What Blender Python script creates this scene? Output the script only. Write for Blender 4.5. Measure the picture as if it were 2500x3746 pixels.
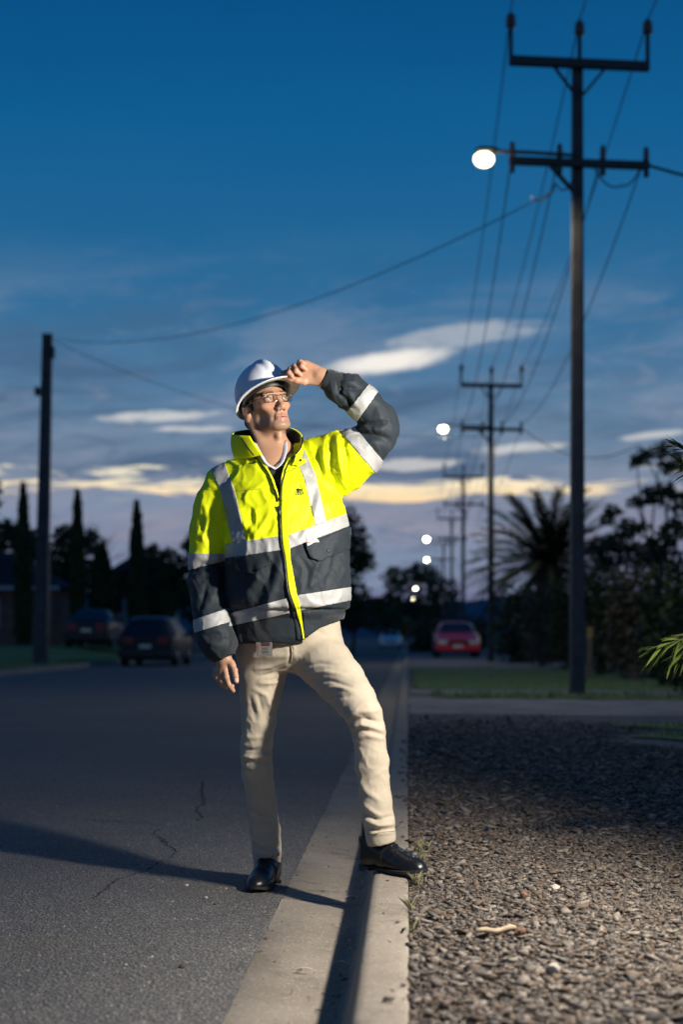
import bpy, bmesh, math, random
import numpy as np
from mathutils import Vector, Matrix
from mathutils.bvhtree import BVHTree
random.seed(7)
rng = np.random.default_rng(7)
for o in list(bpy.data.objects): bpy.data.objects.remove(o)
S = bpy.context.scene
C = S.collection
R = math.radians

# ------------------------------------------------------------------ camera
F, CX, HY, CH = 5203.0, 1250.0, 2328.0, 0.93      # focal length (px of the 2500x3746 photo), principal x, eye level y, camera height
cam_d = bpy.data.cameras.new('camera'); cam = bpy.data.objects.new('camera', cam_d); C.objects.link(cam)
cam.location = (0, 0, CH); cam.rotation_euler = (R(90), 0, 0)
cam_d.sensor_fit = 'VERTICAL'; cam_d.sensor_height = 36; cam_d.sensor_width = 24; cam_d.lens = 50
cam_d.shift_y = (HY - 1873.0) / 3746.0
cam_d.clip_start = 0.1; cam_d.clip_end = 8000
cam_d.dof.use_dof = True; cam_d.dof.focus_distance = 5.05; cam_d.dof.aperture_fstop = 2.1
S.camera = cam
def P(px, py, Y):                       # point of the place seen at photo pixel (px,py) at depth Y
    return np.array([(px - CX) * Y / F, Y, CH - (py - HY) * Y / F])
def PX(v):                              # the reverse, for arrays
    v = np.asarray(v, float)
    return CX + v[..., 0] * F / v[..., 1], HY - (v[..., 2] - CH) * F / v[..., 1]

# ------------------------------------------------------------------ view
S.view_settings.view_transform = 'Standard'; S.view_settings.look = 'None'
S.view_settings.exposure = 0.0; S.view_settings.gamma = 1.0
S.render.engine = 'CYCLES'
S.cycles.max_bounces = 6; S.cycles.transparent_max_bounces = 12
S.cycles.use_denoising = True
S.cycles.sample_clamp_indirect = 4.0

# ------------------------------------------------------------------ sky at dusk
def srgb(r, g, b):
    f = lambda c: (c / 12.92 if c <= .04045 else ((c + .055) / 1.055) ** 2.4)
    return (f(r / 255), f(g / 255), f(b / 255), 1.0)
W = bpy.data.worlds.new('World'); S.world = W; W.use_nodes = True
nt = W.node_tree; nt.nodes.clear()
class NT:
    def __init__(s, t): s.t = t
    def n(s, typ, **kw):
        nd = s.t.nodes.new(typ)
        for k, v in kw.items():
            if k.startswith('i_'):
                key = k[2:]
                key = int(key) if key.isdigit() else key.replace('_', ' ')
                nd.inputs[key].default_value = v
            else: setattr(nd, k, v)
        return nd
    def l(s, a, b): s.t.links.new(a, b)
    def m(s, op, a, b=None, c=None, clamp=False):
        nd = s.t.nodes.new('ShaderNodeMath'); nd.operation = op; nd.use_clamp = clamp
        for i, x in enumerate((a, b, c)):
            if x is None: continue
            if isinstance(x, (int, float)): nd.inputs[i].default_value = x
            else: s.t.links.new(x, nd.inputs[i])
        return nd.outputs[0]
    def ramp(s, fac, stops, interp='LINEAR'):
        nd = s.t.nodes.new('ShaderNodeValToRGB'); cr = nd.color_ramp; cr.interpolation = interp
        while len(cr.elements) < len(stops): cr.elements.new(0.5)
        for e, (p, c) in zip(cr.elements, stops): e.position = p; e.color = c if len(c) == 4 else (*c, 1)
        s.t.links.new(fac, nd.inputs[0]); return nd.outputs[0]
    def mix(s, fac, a, b, blend='MIX'):
        nd = s.t.nodes.new('ShaderNodeMix'); nd.data_type = 'RGBA'; nd.blend_type = blend
        for sock, x in ((nd.inputs[0], fac), (nd.inputs[6], a), (nd.inputs[7], b)):
            if isinstance(x, (int, float)): sock.default_value = x
            elif isinstance(x, tuple): sock.default_value = x if len(x) == 4 else (*x, 1)
            else: s.t.links.new(x, sock)
        return nd.outputs[2]
    def smooth(s, x, a, b):
        nd = s.t.nodes.new('ShaderNodeMapRange'); nd.interpolation_type = 'SMOOTHSTEP'
        nd.inputs[1].default_value = a; nd.inputs[2].default_value = b
        s.t.links.new(x, nd.inputs[0]); return nd.outputs[0]
    def noise(s, vec, scale, detail=3, rough=.5, dist=0, typ='3D'):
        nd = s.t.nodes.new('ShaderNodeTexNoise'); nd.noise_dimensions = typ
        nd.inputs['Scale'].default_value = scale; nd.inputs['Detail'].default_value = detail
        nd.inputs['Roughness'].default_value = rough; nd.inputs['Distortion'].default_value = dist
        if vec is not None: s.t.links.new(vec, nd.inputs['Vector'])
        return nd.outputs['Fac']
    def xyz(s, x, y, z=0.0):
        nd = s.t.nodes.new('ShaderNodeCombineXYZ')
        for i, v in enumerate((x, y, z)):
            if isinstance(v, (int, float)): nd.inputs[i].default_value = v
            else: s.t.links.new(v, nd.inputs[i])
        return nd.outputs[0]
w = NT(nt)
tc = w.n('ShaderNodeTexCoord'); sep = w.n('ShaderNodeSeparateXYZ'); w.l(tc.outputs['Generated'], sep.inputs[0])
dx, dy, dz = sep.outputs
az = w.m('MULTIPLY', w.m('ARCTAN2', dx, dy), 57.2958)
el = w.m('MULTIPLY', w.m('ARCSINE', dz), 57.2958)
def E(py): return math.degrees(math.atan((HY - py) / F))
def A(px): return math.degrees(math.atan((px - CX) / F))
# wavy elevation so that no band runs dead level
wob = w.noise(w.xyz(w.m('MULTIPLY', az, .10), w.m('MULTIPLY', el, .35), 3.1), 1.0, 3, .55)
elw = w.m('ADD', el, w.m('MULTIPLY', w.m('SUBTRACT', wob, .5), 2.2))
stops = [(2500, (78, 82, 116)), (2250, (97, 104, 140)), (2100, (112, 119, 150)), (1960, (128, 133, 158)), (1850, (134, 141, 164)), (1720, (118, 136, 160)),
         (1560, (98, 128, 157)), (1380, (76, 119, 156)), (1150, (50, 109, 152)), (850, (28, 99, 148)), (450, (8, 91, 144)), (0, (2, 79, 132)), (-2600, (0, 58, 112))]
e0, e1 = -3.0, 45.0
sky_c = w.ramp(w.m('DIVIDE', w.m('SUBTRACT', elw, e0), e1 - e0, clamp=True), [((E(y) - e0) / (e1 - e0), srgb(*c)) for y, c in stops])
# soft grey-blue cloud sheet variation
cl = w.noise(w.xyz(w.m('MULTIPLY', az, .085), w.m('MULTIPLY', w.m('ADD', el, w.m('MULTIPLY', az, -.10)), .42), .7), 1.0, 5, .55, .6)
lowm = w.m('MULTIPLY', w.smooth(el, 16, 9), w.smooth(cl, .48, .66))
sky_c = w.mix(w.m('MULTIPLY', lowm, .8), sky_c, srgb(124, 142, 168))
darkm = w.m('MULTIPLY', w.smooth(el, 17, 8), w.smooth(cl, .50, .34))
sky_c = w.mix(w.m('MULTIPLY', darkm, .75), sky_c, srgb(66, 94, 128))
# the glowing gap between the cloud sheets, low over the horizon
st = w.noise(w.xyz(w.m('MULTIPLY', az, .20), w.m('MULTIPLY', el, 1.3), 11.3), 1.0, 6, .6, .5)
mid = w.m('ADD', E(1775), w.m('MULTIPLY', az, -.008))
thick = w.noise(w.xyz(w.m('MULTIPLY', az, .13), 2.0, 5.5), 1.0, 3, .6)
mid = w.m('ADD', mid, w.m('MULTIPLY', w.m('SUBTRACT', wob, .5), 1.4))
dist = w.m('ABSOLUTE', w.m('SUBTRACT', el, mid))
gap = w.m('SUBTRACT', 1.0, w.m('DIVIDE', dist, w.m('ADD', .25, w.m('MULTIPLY', thick, 1.35))))
gapm = w.smooth(w.m('ADD', gap, w.m('MULTIPLY', w.m('SUBTRACT', st, .5), 6.0)), .40, 1.05)
gapm = w.m('MULTIPLY', gapm, w.smooth(gap, -.35, .15))
glow = w.mix(w.smooth(el, E(1850), E(1720)), srgb(255, 222, 170), srgb(255, 244, 214))
sky_c = w.mix(gapm, sky_c, glow)
# a pink tinge under it
pk = w.m('MULTIPLY', w.smooth(w.m('ABSOLUTE', w.m('SUBTRACT', el, E(1930))), 1.1, .1), w.smooth(st, .46, .62))
sky_c = w.mix(w.m('MULTIPLY', pk, .25), sky_c, srgb(184, 168, 174))
# broken bright wisps higher up
def wisp(px, py, ha, he, tilt, gain, amp=2.3):
    u = w.m('SUBTRACT', az, A(px)); v = w.m('SUBTRACT', w.m('SUBTRACT', el, E(py)), w.m('MULTIPLY', u, tilt))
    q = w.m('ADD', w.m('POWER', w.m('DIVIDE', w.m('ABSOLUTE', u), ha), 2.0), w.m('POWER', w.m('DIVIDE', w.m('ABSOLUTE', v), he), 2.0))
    q = w.m('ADD', q, w.m('MULTIPLY', w.m('SUBTRACT', w.noise(w.xyz(w.m('MULTIPLY', az, .6), w.m('MULTIPLY', w.m('SUBTRACT', el, w.m('MULTIPLY', az, tilt)), 2.2), px * .01), 1.0, 6, .62, .4), .5), amp))
    return w.m('MULTIPLY', w.smooth(q, 1.15, .05), gain)
# fine mottling through the cloud sheets
mo = w.noise(w.xyz(w.m('MULTIPLY', az, .38), w.m('MULTIPLY', w.m('ADD', el, w.m('MULTIPLY', az, -.06)), 1.25), 8.8), 1.0, 6, .62, .8)
sky_c = w.mix(w.m('MULTIPLY', w.m('MULTIPLY', w.smooth(mo, .50, .70), w.smooth(el, 17, 6)), .42), sky_c, srgb(140, 150, 172))
sky_c = w.mix(w.m('MULTIPLY', w.m('MULTIPLY', w.smooth(mo, .48, .32), w.smooth(el, 17, 6)), .40), sky_c, srgb(70, 94, 124))
wm = None
for a in [(1420, 1322, 2.9, .50, .13, 1.0, 1.2), (600, 1528, 2.6, .26, .06, .55, 3.2), (690, 1574, 1.8, .13, .02, .5, 3.0), (1900, 1645, 2.0, .26, .05, .5, 3.2), (2380, 1610, 1.8, .16, .08, .45, 3.0),
          (1480, 1700, 2.2, .30, .05, .5, 3.2), (1700, 1230, 3.4, .55, .10, .3, 3.0), (-2200, 1500, 3.0, .4, .05, .6), (4800, 1450, 3.0, .5, .05, .6)]:
    m_ = wisp(*a); wm = m_ if wm is None else w.m('MAXIMUM', wm, m_)
sky_c = w.mix(wm, sky_c, srgb(246, 240, 232))
nish = w.n('ShaderNodeTexSky', sky_type='NISHITA'); nish.sun_disc = False
SUN_AZ = R(20.0)
nish.sun_elevation = R(-1.0); nish.sun_rotation = SUN_AZ
bg1 = w.n('ShaderNodeBackground'); w.l(sky_c, bg1.inputs[0]); bg1.inputs[1].default_value = 1.0
bg2 = w.n('ShaderNodeBackground'); w.l(nish.outputs[0], bg2.inputs[0]); bg2.inputs[1].default_value = 0.006
add = w.n('ShaderNodeAddShader'); w.l(bg1.outputs[0], add.inputs[0]); w.l(bg2.outputs[0], add.inputs[1])
out = w.n('ShaderNodeOutputWorld'); w.l(add.outputs[0], out.inputs[0])

# the last of the sun behind the cloud gap: hardly any of it left
sun_d = bpy.data.lights.new('sun', 'SUN'); sun = bpy.data.objects.new('sun', sun_d); C.objects.link(sun)
sun_d.energy = 0.04; sun_d.angle = R(15); sun_d.color = (1, .86, .66)
sun.rotation_euler = Vector((-math.sin(SUN_AZ), -math.cos(SUN_AZ), -math.tan(R(4)))).to_track_quat('-Z', 'Y').to_euler()

# the photographer's flash, on a stand to the right of the frame
KEY = Vector((1.38, 3.70, 1.75))
key_d = bpy.data.lights.new('flash', 'SPOT'); key = bpy.data.objects.new('flash', key_d); C.objects.link(key)
key_d.energy = 440; key_d.color = (1, .93, .82); key_d.shadow_soft_size = 0.07
key_d.spot_size = R(146); key_d.spot_blend = 0.62
key.location = KEY; key.rotation_euler = Vector((-.89, .14, -.42)).to_track_quat('-Z', 'Y').to_euler()

# ------------------------------------------------------------------ helpers
def tag(o, label=None, cat=None, group=None, kind=None):
    if label: o['label'] = label
    if cat: o['category'] = cat
    if group: o['group'] = group
    if kind: o['kind'] = kind
    return o
def empty(name, loc=(0, 0, 0), rz=0.0):
    o = bpy.data.objects.new(name, None); C.objects.link(o); o.location = loc; o.rotation_euler = (0, 0, rz); o.empty_display_size = .1
    return o
def link(name, me, parent=None):
    o = bpy.data.objects.new(name, me); C.objects.link(o)
    if parent is not None: o.parent = parent
    return o
def np_mesh(name, V, Fc, mats=(), smooth=True, fm=None):
    """fast mesh from arrays; Fc = (n,3) or (n,4) int array"""
    me = bpy.data.meshes.new(name)
    V = np.asarray(V, np.float32); Fc = np.asarray(Fc, np.int32)
    k = Fc.shape[1]; n = len(Fc)
    me.vertices.add(len(V)); me.vertices.foreach_set('co', V.ravel())
    me.loops.add(n * k); me.loops.foreach_set('vertex_index', Fc.ravel())
    me.polygons.add(n); me.polygons.foreach_set('loop_start', np.arange(0, n * k, k, dtype=np.int32))
    me.polygons.foreach_set('loop_total', np.full(n, k, np.int32)) if False else None
    if fm is not None: me.polygons.foreach_set('material_index', np.asarray(fm, np.int32))
    me.update(calc_edges=True); me.validate()
    if smooth: me.polygons.foreach_set('use_smooth', np.ones(len(me.polygons), bool))
    for m in mats: me.materials.append(m)
    return me
class MB:
    """collects simple shapes into one mesh"""
    def __init__(s): s.v = []; s.f = []; s.m = []
    def add(s, v, f, mi=0):
        b = len(s.v); s.v += [tuple(x) for x in v]; s.f += [tuple(i + b for i in q) for q in f]; s.m += [mi] * len(f); return s
    def box(s, lo, hi, mi=0, M=None):
        x0, y0, z0 = lo; x1, y1, z1 = hi
        v = [(x0, y0, z0), (x1, y0, z0), (x1, y1, z0), (x0, y1, z0), (x0, y0, z1), (x1, y0, z1), (x1, y1, z1), (x0, y1, z1)]
        if M is not None: v = [tuple(M @ Vector(q)) for q in v]
        return s.add(v, [(0, 3, 2, 1), (4, 5, 6, 7), (0, 1, 5, 4), (1, 2, 6, 5), (2, 3, 7, 6), (3, 0, 4, 7)], mi)
    def bar(s, a, b, w, h=None, mi=0, w2=None, h2=None):
        a = Vector(a); b = Vector(b); h = h or w; w2 = w2 or w; h2 = h2 or h
        d = (b - a).normalized(); up = Vector((0, 0, 1)) if abs(d.z) < .95 else Vector((0, 1, 0))
        x = d.cross(up).normalized(); y = x.cross(d)
        v = []
        for p, ww, hh in ((a, w, h), (b, w2, h2)):
            for sx, sy in ((-1, -1), (1, -1), (1, 1), (-1, 1)): v.append(p + x * (sx * ww / 2) + y * (sy * hh / 2))
        return s.add(v, [(0, 1, 2, 3), (7, 6, 5, 4), (0, 4, 5, 1), (1, 5, 6, 2), (2, 6, 7, 3), (3, 7, 4, 0)], mi)
    def tube(s, pts, r, n=8, mi=0, cap=True, closed=False):
        pts = [Vector(p) for p in pts]; N = len(pts)
        rs = r if isinstance(r, (list, tuple)) else [r] * N
        base = []; prevx = None
        for i, p in enumerate(pts):
            if closed: d = pts[(i + 1) % N] - pts[i - 1]
            else: d = (pts[min(i + 1, N - 1)] - pts[max(i - 1, 0)])
            d.normalize()
            if prevx is None:
                up = Vector((0, 0, 1)) if abs(d.z) < .9 else Vector((1, 0, 0)); x = d.cross(up).normalized()
            else:
                x = (prevx - d * prevx.dot(d)).normalized()
            prevx = x; y = d.cross(x)
            base += [p + (x * math.cos(t) + y * math.sin(t)) * rs[i] for t in [2 * math.pi * k / n for k in range(n)]]
        f = []
        for i in range(N if closed else N - 1):
            for k in range(n):
                a = i * n + k; b = i * n + (k + 1) % n; j = ((i + 1) % N) * n
                f.append((a, b, j + (k + 1) % n, j + k))
        if cap and not closed:
            f.append(tuple(range(n - 1, -1, -1))); f.append(tuple((N - 1) * n + k for k in range(n)))
        return s.add(base, f, mi)
    def lathe(s, prof, cen=(0, 0, 0), n=16, mi=0, M=None):
        v = []; f = []
        for r, z in prof:
            for k in range(n):
                t = 2 * math.pi * k / n; q = Vector((cen[0] + r * math.cos(t), cen[1] + r * math.sin(t), cen[2] + z))
                v.append(M @ q if M is not None else q)
        for i in range(len(prof) - 1):
            for k in range(n): f.append((i * n + k, i * n + (k + 1) % n, (i + 1) * n + (k + 1) % n, (i + 1) * n + k))
        f.append(tuple(range(n - 1, -1, -1))); f.append(tuple((len(prof) - 1) * n + k for k in range(n)))
        return s.add(v, f, mi)
    def mesh(s, name, mats, smooth=False):
        me = bpy.data.meshes.new(name); me.from_pydata([tuple(x) for x in s.v], [], s.f); me.update()
        for m in (mats if isinstance(mats, (list, tuple)) else [mats]): me.materials.append(m)
        me.polygons.foreach_set('material_index', s.m)
        if smooth: me.polygons.foreach_set('use_smooth', np.ones(len(me.polygons), bool))
        return me
    def build(s, name, mats, parent=None, smooth=False): return link(name, s.mesh(name, mats, smooth), parent)
def copy_tree(o, parent=None):
    c = o.copy(); C.objects.link(c); c.parent = parent
    for ch in list(o.children): copy_tree(ch, c)
    return c
def bevel(o, w, seg=2, ang=40):
    m = o.modifiers.new('bevel', 'BEVEL'); m.width = w; m.segments = seg; m.limit_method = 'ANGLE'; m.angle_limit = R(ang); return o

# gradient noise in numpy
_perm = rng.permutation(256); _perm = np.concatenate([_perm, _perm, _perm])
_grad = rng.normal(size=(256, 3)); _grad /= np.linalg.norm(_grad, axis=1)[:, None]
def gnoise(p):
    p = np.asarray(p, float); i = np.floor(p).astype(int); f = p - i; i &= 255; u = f * f * f * (f * (f * 6 - 15) + 10)
    res = 0
    for dx_ in (0, 1):
        wx = u[..., 0] if dx_ else 1 - u[..., 0]
        for dy_ in (0, 1):
            wy = u[..., 1] if dy_ else 1 - u[..., 1]
            for dz_ in (0, 1):
                wz = u[..., 2] if dz_ else 1 - u[..., 2]
                h = _perm[_perm[_perm[i[..., 0] + dx_] + i[..., 1] + dy_] + i[..., 2] + dz_]
                g = _grad[h]
                d = g[..., 0] * (f[..., 0] - dx_) + g[..., 1] * (f[..., 1] - dy_) + g[..., 2] * (f[..., 2] - dz_)
                res = res + wx * wy * wz * d
    return res
def fnoise(p, o=3):
    a = 1; s_ = 0
    for k in range(o): s_ = s_ + a * gnoise(np.asarray(p) * 2 ** k + 17.3 * k); a *= .5
    return s_

# materials
MATS = {}
def mat(name, col, rough=.7, metal=0.0, spec=.5, var=0.0, vscale=8.0, bump=0.0, bscale=60.0, sheen=0.0, coat=0.0, emit=None, estr=0, col2=None, detail=4, coords='Object', trans=0):
    if name in MATS: return MATS[name]
    m = bpy.data.materials.new(name); m.use_nodes = True; t = NT(m.node_tree); b = m.node_tree.nodes['Principled BSDF']
    b.inputs['Roughness'].default_value = rough; b.inputs['Metallic'].default_value = metal; b.inputs['Specular IOR Level'].default_value = spec
    c4 = (*col, 1); b.inputs['Base Color'].default_value = c4
    if coat: b.inputs['Coat Weight'].default_value = coat; b.inputs['Coat Roughness'].default_value = .06
    if sheen: b.inputs['Sheen Weight'].default_value = sheen
    if trans: b.inputs['Transmission Weight'].default_value = trans
    if emit: b.inputs['Emission Color'].default_value = (*emit, 1); b.inputs['Emission Strength'].default_value = estr
    if var or bump:
        co = t.n('ShaderNodeTexCoord').outputs[coords]
        if var:
            nz = t.noise(co, vscale, detail, .6)
            c2 = (*col2, 1) if col2 else tuple(min(1, x * (1 + var)) for x in col) + (1,)
            c1 = (*col, 1) if col2 else tuple(x * (1 - var) for x in col) + (1,)
            t.l(t.ramp(nz, [(.32, c1), (.68, c2)]), b.inputs['Base Color'])
        if bump:
            nb = t.noise(co, bscale, 4, .6); bp = t.n('ShaderNodeBump'); bp.inputs['Strength'].default_value = min(1, bump); bp.inputs['Distance'].default_value = .004 * max(1, bump)
            t.l(nb, bp.inputs['Height']); t.l(bp.outputs[0], b.inputs['Normal'])
    MATS[name] = m; return m

# ================================================================== THE STREET
def XK(s): return 0.0043 + 0.0466 * s            # back edge of the right-hand kerb
def K(u, s, z=0.0): return (XK(s) - u, s, z)     # u metres to the left of that edge
VZ = 0.118                                       # level of the verges

def ground_mat(name, fn):
    m = bpy.data.materials.new(name); m.use_nodes = True; t = NT(m.node_tree); b = m.node_tree.nodes['Principled BSDF']
    co = t.n('ShaderNodeTexCoord').outputs['Object']; fn(t, b, co); MATS[name] = m; return m
def vor(t, co, scale, feat='F1', out='Distance', rand=1.0):
    v = t.n('ShaderNodeTexVoronoi'); v.feature = feat; v.inputs['Scale'].default_value = scale; v.inputs['Randomness'].default_value = rand
    t.l(co, v.inputs['Vector']); return v.outputs[out]
def bumpn(t, b, h, st, d):
    bp = t.n('ShaderNodeBump'); bp.inputs['Strength'].default_value = st; bp.inputs['Distance'].default_value = d
    t.l(h, bp.inputs['Height']); t.l(bp.outputs[0], b.inputs['Normal'])
def _asph(t, b, co):
    big = t.noise(co, .55, 4, .6); mid = t.noise(co, 3.2, 4, .6); cell = vor(t, co, 120, out='Color'); sepc = t.n('ShaderNodeSeparateColor'); t.l(cell, sepc.inputs[0])
    c = t.ramp(sepc.outputs[0], [(.0, (.055, .054, .054, 1)), (.5, (.105, .102, .098, 1)), (.82, (.165, .157, .148, 1)), (.95, (.30, .28, .255, 1))])
    c = t.mix(.35, c, t.ramp(mid, [(.3, (.09, .089, .09, 1)), (.72, (.14, .132, .124, 1))]))
    brown = t.m('MULTIPLY', t.smooth(t.noise(co, 1.3, 3, .6), .52, .72), .35)
    c = t.mix(brown, c, (.135, .10, .06, 1))
    c = t.mix(t.smooth(big, .35, .7), t.mix(.25, c, (.05, .05, .05, 1)), c)
    t.l(c, b.inputs['Base Color']); b.inputs['Roughness'].default_value = .82; b.inputs['Specular IOR Level'].default_value = .35
    h = t.m('ADD', t.m('MULTIPLY', vor(t, co, 105), 1.0), t.m('MULTIPLY', t.noise(co, 60, 3, .6), .6)); bumpn(t, b, h, .9, .006)
asphalt = ground_mat('asphalt', _asph)
def _conc(t, b, co):
    n1 = t.noise(co, 2.6, 5, .65); n2 = t.noise(co, 26, 4, .6); sp = vor(t, co, 210, out='Color'); sc = t.n('ShaderNodeSeparateColor'); t.l(sp, sc.inputs[0])
    c = t.ramp(n1, [(.25, (.18, .15, .115, 1)), (.55, (.26, .22, .175, 1)), (.8, (.32, .275, .22, 1))])
    c = t.mix(t.m('MULTIPLY', t.smooth(n2, .35, .75), .35), c, (.20, .175, .145, 1))
    c = t.mix(t.m('MULTIPLY', t.smooth(sc.outputs[0], .93, .97), .6), c, (.50, .47, .42, 1))
    stain = t.smooth(t.noise(co, 4, 6, .72), .54, .68); c = t.mix(t.m('MULTIPLY', stain, .55), c, (.10, .085, .07, 1))
    t.l(c, b.inputs['Base Color']); b.inputs['Roughness'].default_value = .85; b.inputs['Specular IOR Level'].default_value = .3
    bumpn(t, b, t.m('ADD', t.noise(co, 180, 3, .6), t.m('MULTIPLY', t.noise(co, 30, 3, .6), 1.2)), .6, .003)
concrete = ground_mat('concrete', _conc)
def _grav(t, b, co):
    cell = vor(t, co, 48, out='Color'); sc = t.n('ShaderNodeSeparateColor'); t.l(cell, sc.inputs[0]); n1 = t.noise(co, 1.1, 4, .6)
    c = t.ramp(sc.outputs[0], [(0, (.07, .064, .06, 1)), (.5, (.14, .13, .12, 1)), (.85, (.20, .185, .17, 1)), (1, (.28, .26, .24, 1))])
    c = t.mix(.5, c, t.ramp(n1, [(.3, (.11, .105, .10, 1)), (.7, (.18, .17, .155, 1))]))
    t.l(c, b.inputs['Base Color']); b.inputs['Roughness'].default_value = .95
    bumpn(t, b, t.m('ADD', vor(t, co, 48), t.m('MULTIPLY', t.noise(co, 90, 3, .6), .5)), 1.0, .02)
gravel_m = ground_mat('gravel', _grav)
def _grass(t, b, co):
    n1 = t.noise(co, .9, 4, .65); n2 = t.noise(co, 40, 3, .6)
    c = t.ramp(n1, [(.3, (.09, .16, .035, 1)), (.55, (.14, .22, .05, 1)), (.75, (.20, .21, .08, 1))])
    c = t.mix(t.m('MULTIPLY', n2, .5), c, (.07, .12, .03, 1)); t.l(c, b.inputs['Base Color']); b.inputs['Roughness'].default_value = .9
    bumpn(t, b, n2, 1.0, .03)
grass_m = ground_mat('grass', _grass)
soil_m = mat('soil', (.05, .042, .034), .95, var=.4, vscale=1.2, bump=1, bscale=20)

def sheet(name, poly, z, m, kind='structure', parent=None, sub=0):
    bm = bmesh.new(); vs = [bm.verts.new((p[0], p[1], z)) for p in poly]; bm.faces.new(vs); bmesh.ops.triangulate(bm, faces=bm.faces)
    bmesh.ops.recalc_face_normals(bm, faces=bm.faces)
    me = bpy.data.meshes.new(name); bm.to_mesh(me); bm.free()
    if me.polygons[0].normal.z < 0: me.flip_normals()
    me.materials.append(m); o = link(name, me, parent)
    if kind and parent is None: o['kind'] = kind
    return o
def ragged(pts, amp, step=.25, seed=1):
    r = random.Random(seed); out_ = []
    for i in range(len(pts)):
        a = Vector(pts[i]); b = Vector(pts[(i + 1) % len(pts)]); n = max(1, int((b - a).length / step))
        for k in range(n):
            q = a.lerp(b, k / n); out_.append((q.x + r.uniform(-amp, amp), q.y + r.uniform(-amp, amp)))
    return out_

sheet('ground', [(-3000, -60), (3000, -60), (3000, 5000), (-3000, 5000)], -.30, soil_m)
FAR = 330.0; RW = 9.1
LX = lambda s: XK(s) - .45 - RW                   # outer edge of the asphalt on the left
_re = random.Random(77); road = sheet('road', [K(.455, -6)[:2]] + [K(.451 + .002 * math.sin(k_ * .37) + _re.uniform(-.0035, .003), 2.4 + k_ * .045)[:2] for k_ in range(300)] + [K(.455, FAR)[:2], (LX(FAR), FAR), (LX(-6), -6)], 0.0, asphalt)
bmr = None
# kerb and gutter, cast in lengths with a joint between
prof = [(.0, -.28), (.0, .106), (.004, .114), (.012, .118), (.03, .12), (.098, .12), (.112, .117), (.124, .108), (.133, .09), (.15, .01), (.158, -.012), (.172, -.024), (.20, -.028), (.30, -.018), (.452, -.002), (.462, -.012), (.462, -.28)]
def kerb_piece(name, s0, s1, side, parent, dz=0.0):
    n = max(1, int((s1 - s0) / .6)) if s1 < 20 else 2
    v = []; f = []; Np = len(prof); r = random.Random(int(s0 * 100))
    for i in range(n + 1):
        s = s0 + (s1 - s0) * i / n
        for u, z in prof:
            if side > 0: x = XK(s) - u
            else: x = LX(s) - .462 + .004 + u
            v.append((x + r.uniform(-.0015, .0015) * (z > -.1), s, z + dz * (z > -.1)))
    for i in range(n):
        for k in range(Np - 1):
            q = (i * Np + k, i * Np + k + 1, (i + 1) * Np + k + 1, (i + 1) * Np + k); f.append(q if side < 0 else q[::-1])
    f.append(tuple(range(Np))); f.append(tuple(n * Np + k for k in range(Np))[::-1])
    me = bpy.data.meshes.new(name); me.from_pydata(v, [], f); me.materials.append(concrete); me.update()
    bm = bmesh.new(); bm.from_mesh(me); bmesh.ops.recalc_face_normals(bm, faces=bm.faces); bm.to_mesh(me); bm.free()
    for p_ in me.polygons: p_.use_smooth = len(p_.vertices) == 4
    o = link(name, me, parent)
    md = o.modifiers.new('es', 'EDGE_SPLIT'); md.split_angle = R(50)
    return o
kerb = tag(empty('kerb_and_gutter', K(0, 0)), kind='structure')
kerb.location = (0, 0, 0)
js = [-5.0, 1.45, 5.06, 8.70, 12.3, 15.9, 19.5, 23.1, 30.3, 37.5, 44.7, 51.9, 70, 110, 170, FAR]
for a, b in zip(js[:-1], js[1:]): kerb_piece('kerb_length', a + .007, b - .007, 1, kerb)
kerb2 = tag(empty('far_kerb_and_gutter'), kind='structure')
js2 = [-5.0, 10, 20, 26, 32, 38, 44, 52, 60, 80, 120, 200, FAR]
for a, b in zip(js2[:-1], js2[1:]): kerb_piece('kerb_length', a + .005, b - .005, -1, kerb2)

# verges
verge_r = sheet('verge', [K(-.002, -6)[:2], (900, -6), (900, 1500), K(-.002, 1500)[:2]], VZ - .012, gravel_m)
verge_l = sheet('far_verge', [(LX(-6) - .46, -6), (LX(FAR) - .46, FAR), (LX(FAR) - .46, 1500), (-900, 1500), (-900, -6)], VZ - .01, soil_m)
sheet('road_end', [K(0, FAR)[:2], K(0, 1500)[:2], (LX(1500), 1500), (LX(FAR) - .46, FAR)], -.01, soil_m)

# driveway crossing and footpath strips on the right verge
drive_c = mat('driveway_concrete', (.175, .17, .165), .85, var=.35, vscale=1.5, bump=.5, bscale=40)
sheet('driveway', ragged([K(-.01, 15.0)[:2], (12.0, 13.2), (12.0, 17.0), K(-.01, 18.9)[:2]], .04, .4, 3), VZ - .006, drive_c)
sheet('footpath', ragged([K(-.01, 20.4)[:2], (14, 18.6), (14, 20.0), K(-.01, 22.0)[:2]], .03, .4, 4), VZ - .004, drive_c)
sheet('parking_apron', [K(-.01, 36.5)[:2], (30, 34.5), (30, 62), K(-.01, 62)[:2]], VZ - .006, mat('apron_asphalt', (.10, .105, .115), .85, var=.3, vscale=.8, bump=.5, bscale=30))
lawns = []
def lawn(name, pts, z, seed): 
    o = sheet(name, ragged(pts, .09, .3, seed), z, grass_m); lawns.append(([Vector((*p, 0)) for p in pts], z)); return o
lawn('lawn', [(1.3, 18.95), (12, 17.1), (12, 18.5), (1.25, 20.35)], VZ + .002, 5)
lawn('lawn', [(1.12, 22.1), (14, 20.1), (22, 30), (1.85, 36.4)], VZ + .002, 6)
lawn('lawn', [(2.45, 13.2), (3.2, 12.1), (2.35, 11.6), (2.9, 10.6), (2.85, 9.7), (9, 7.5), (9, 13.0)], VZ + .002, 7)
lawn('far_lawn', [(LX(28) - .5, 28), (LX(37.5) - .5, 37.5), (-14, 37.5), (-14, 26)], VZ + .002, 8)
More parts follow.
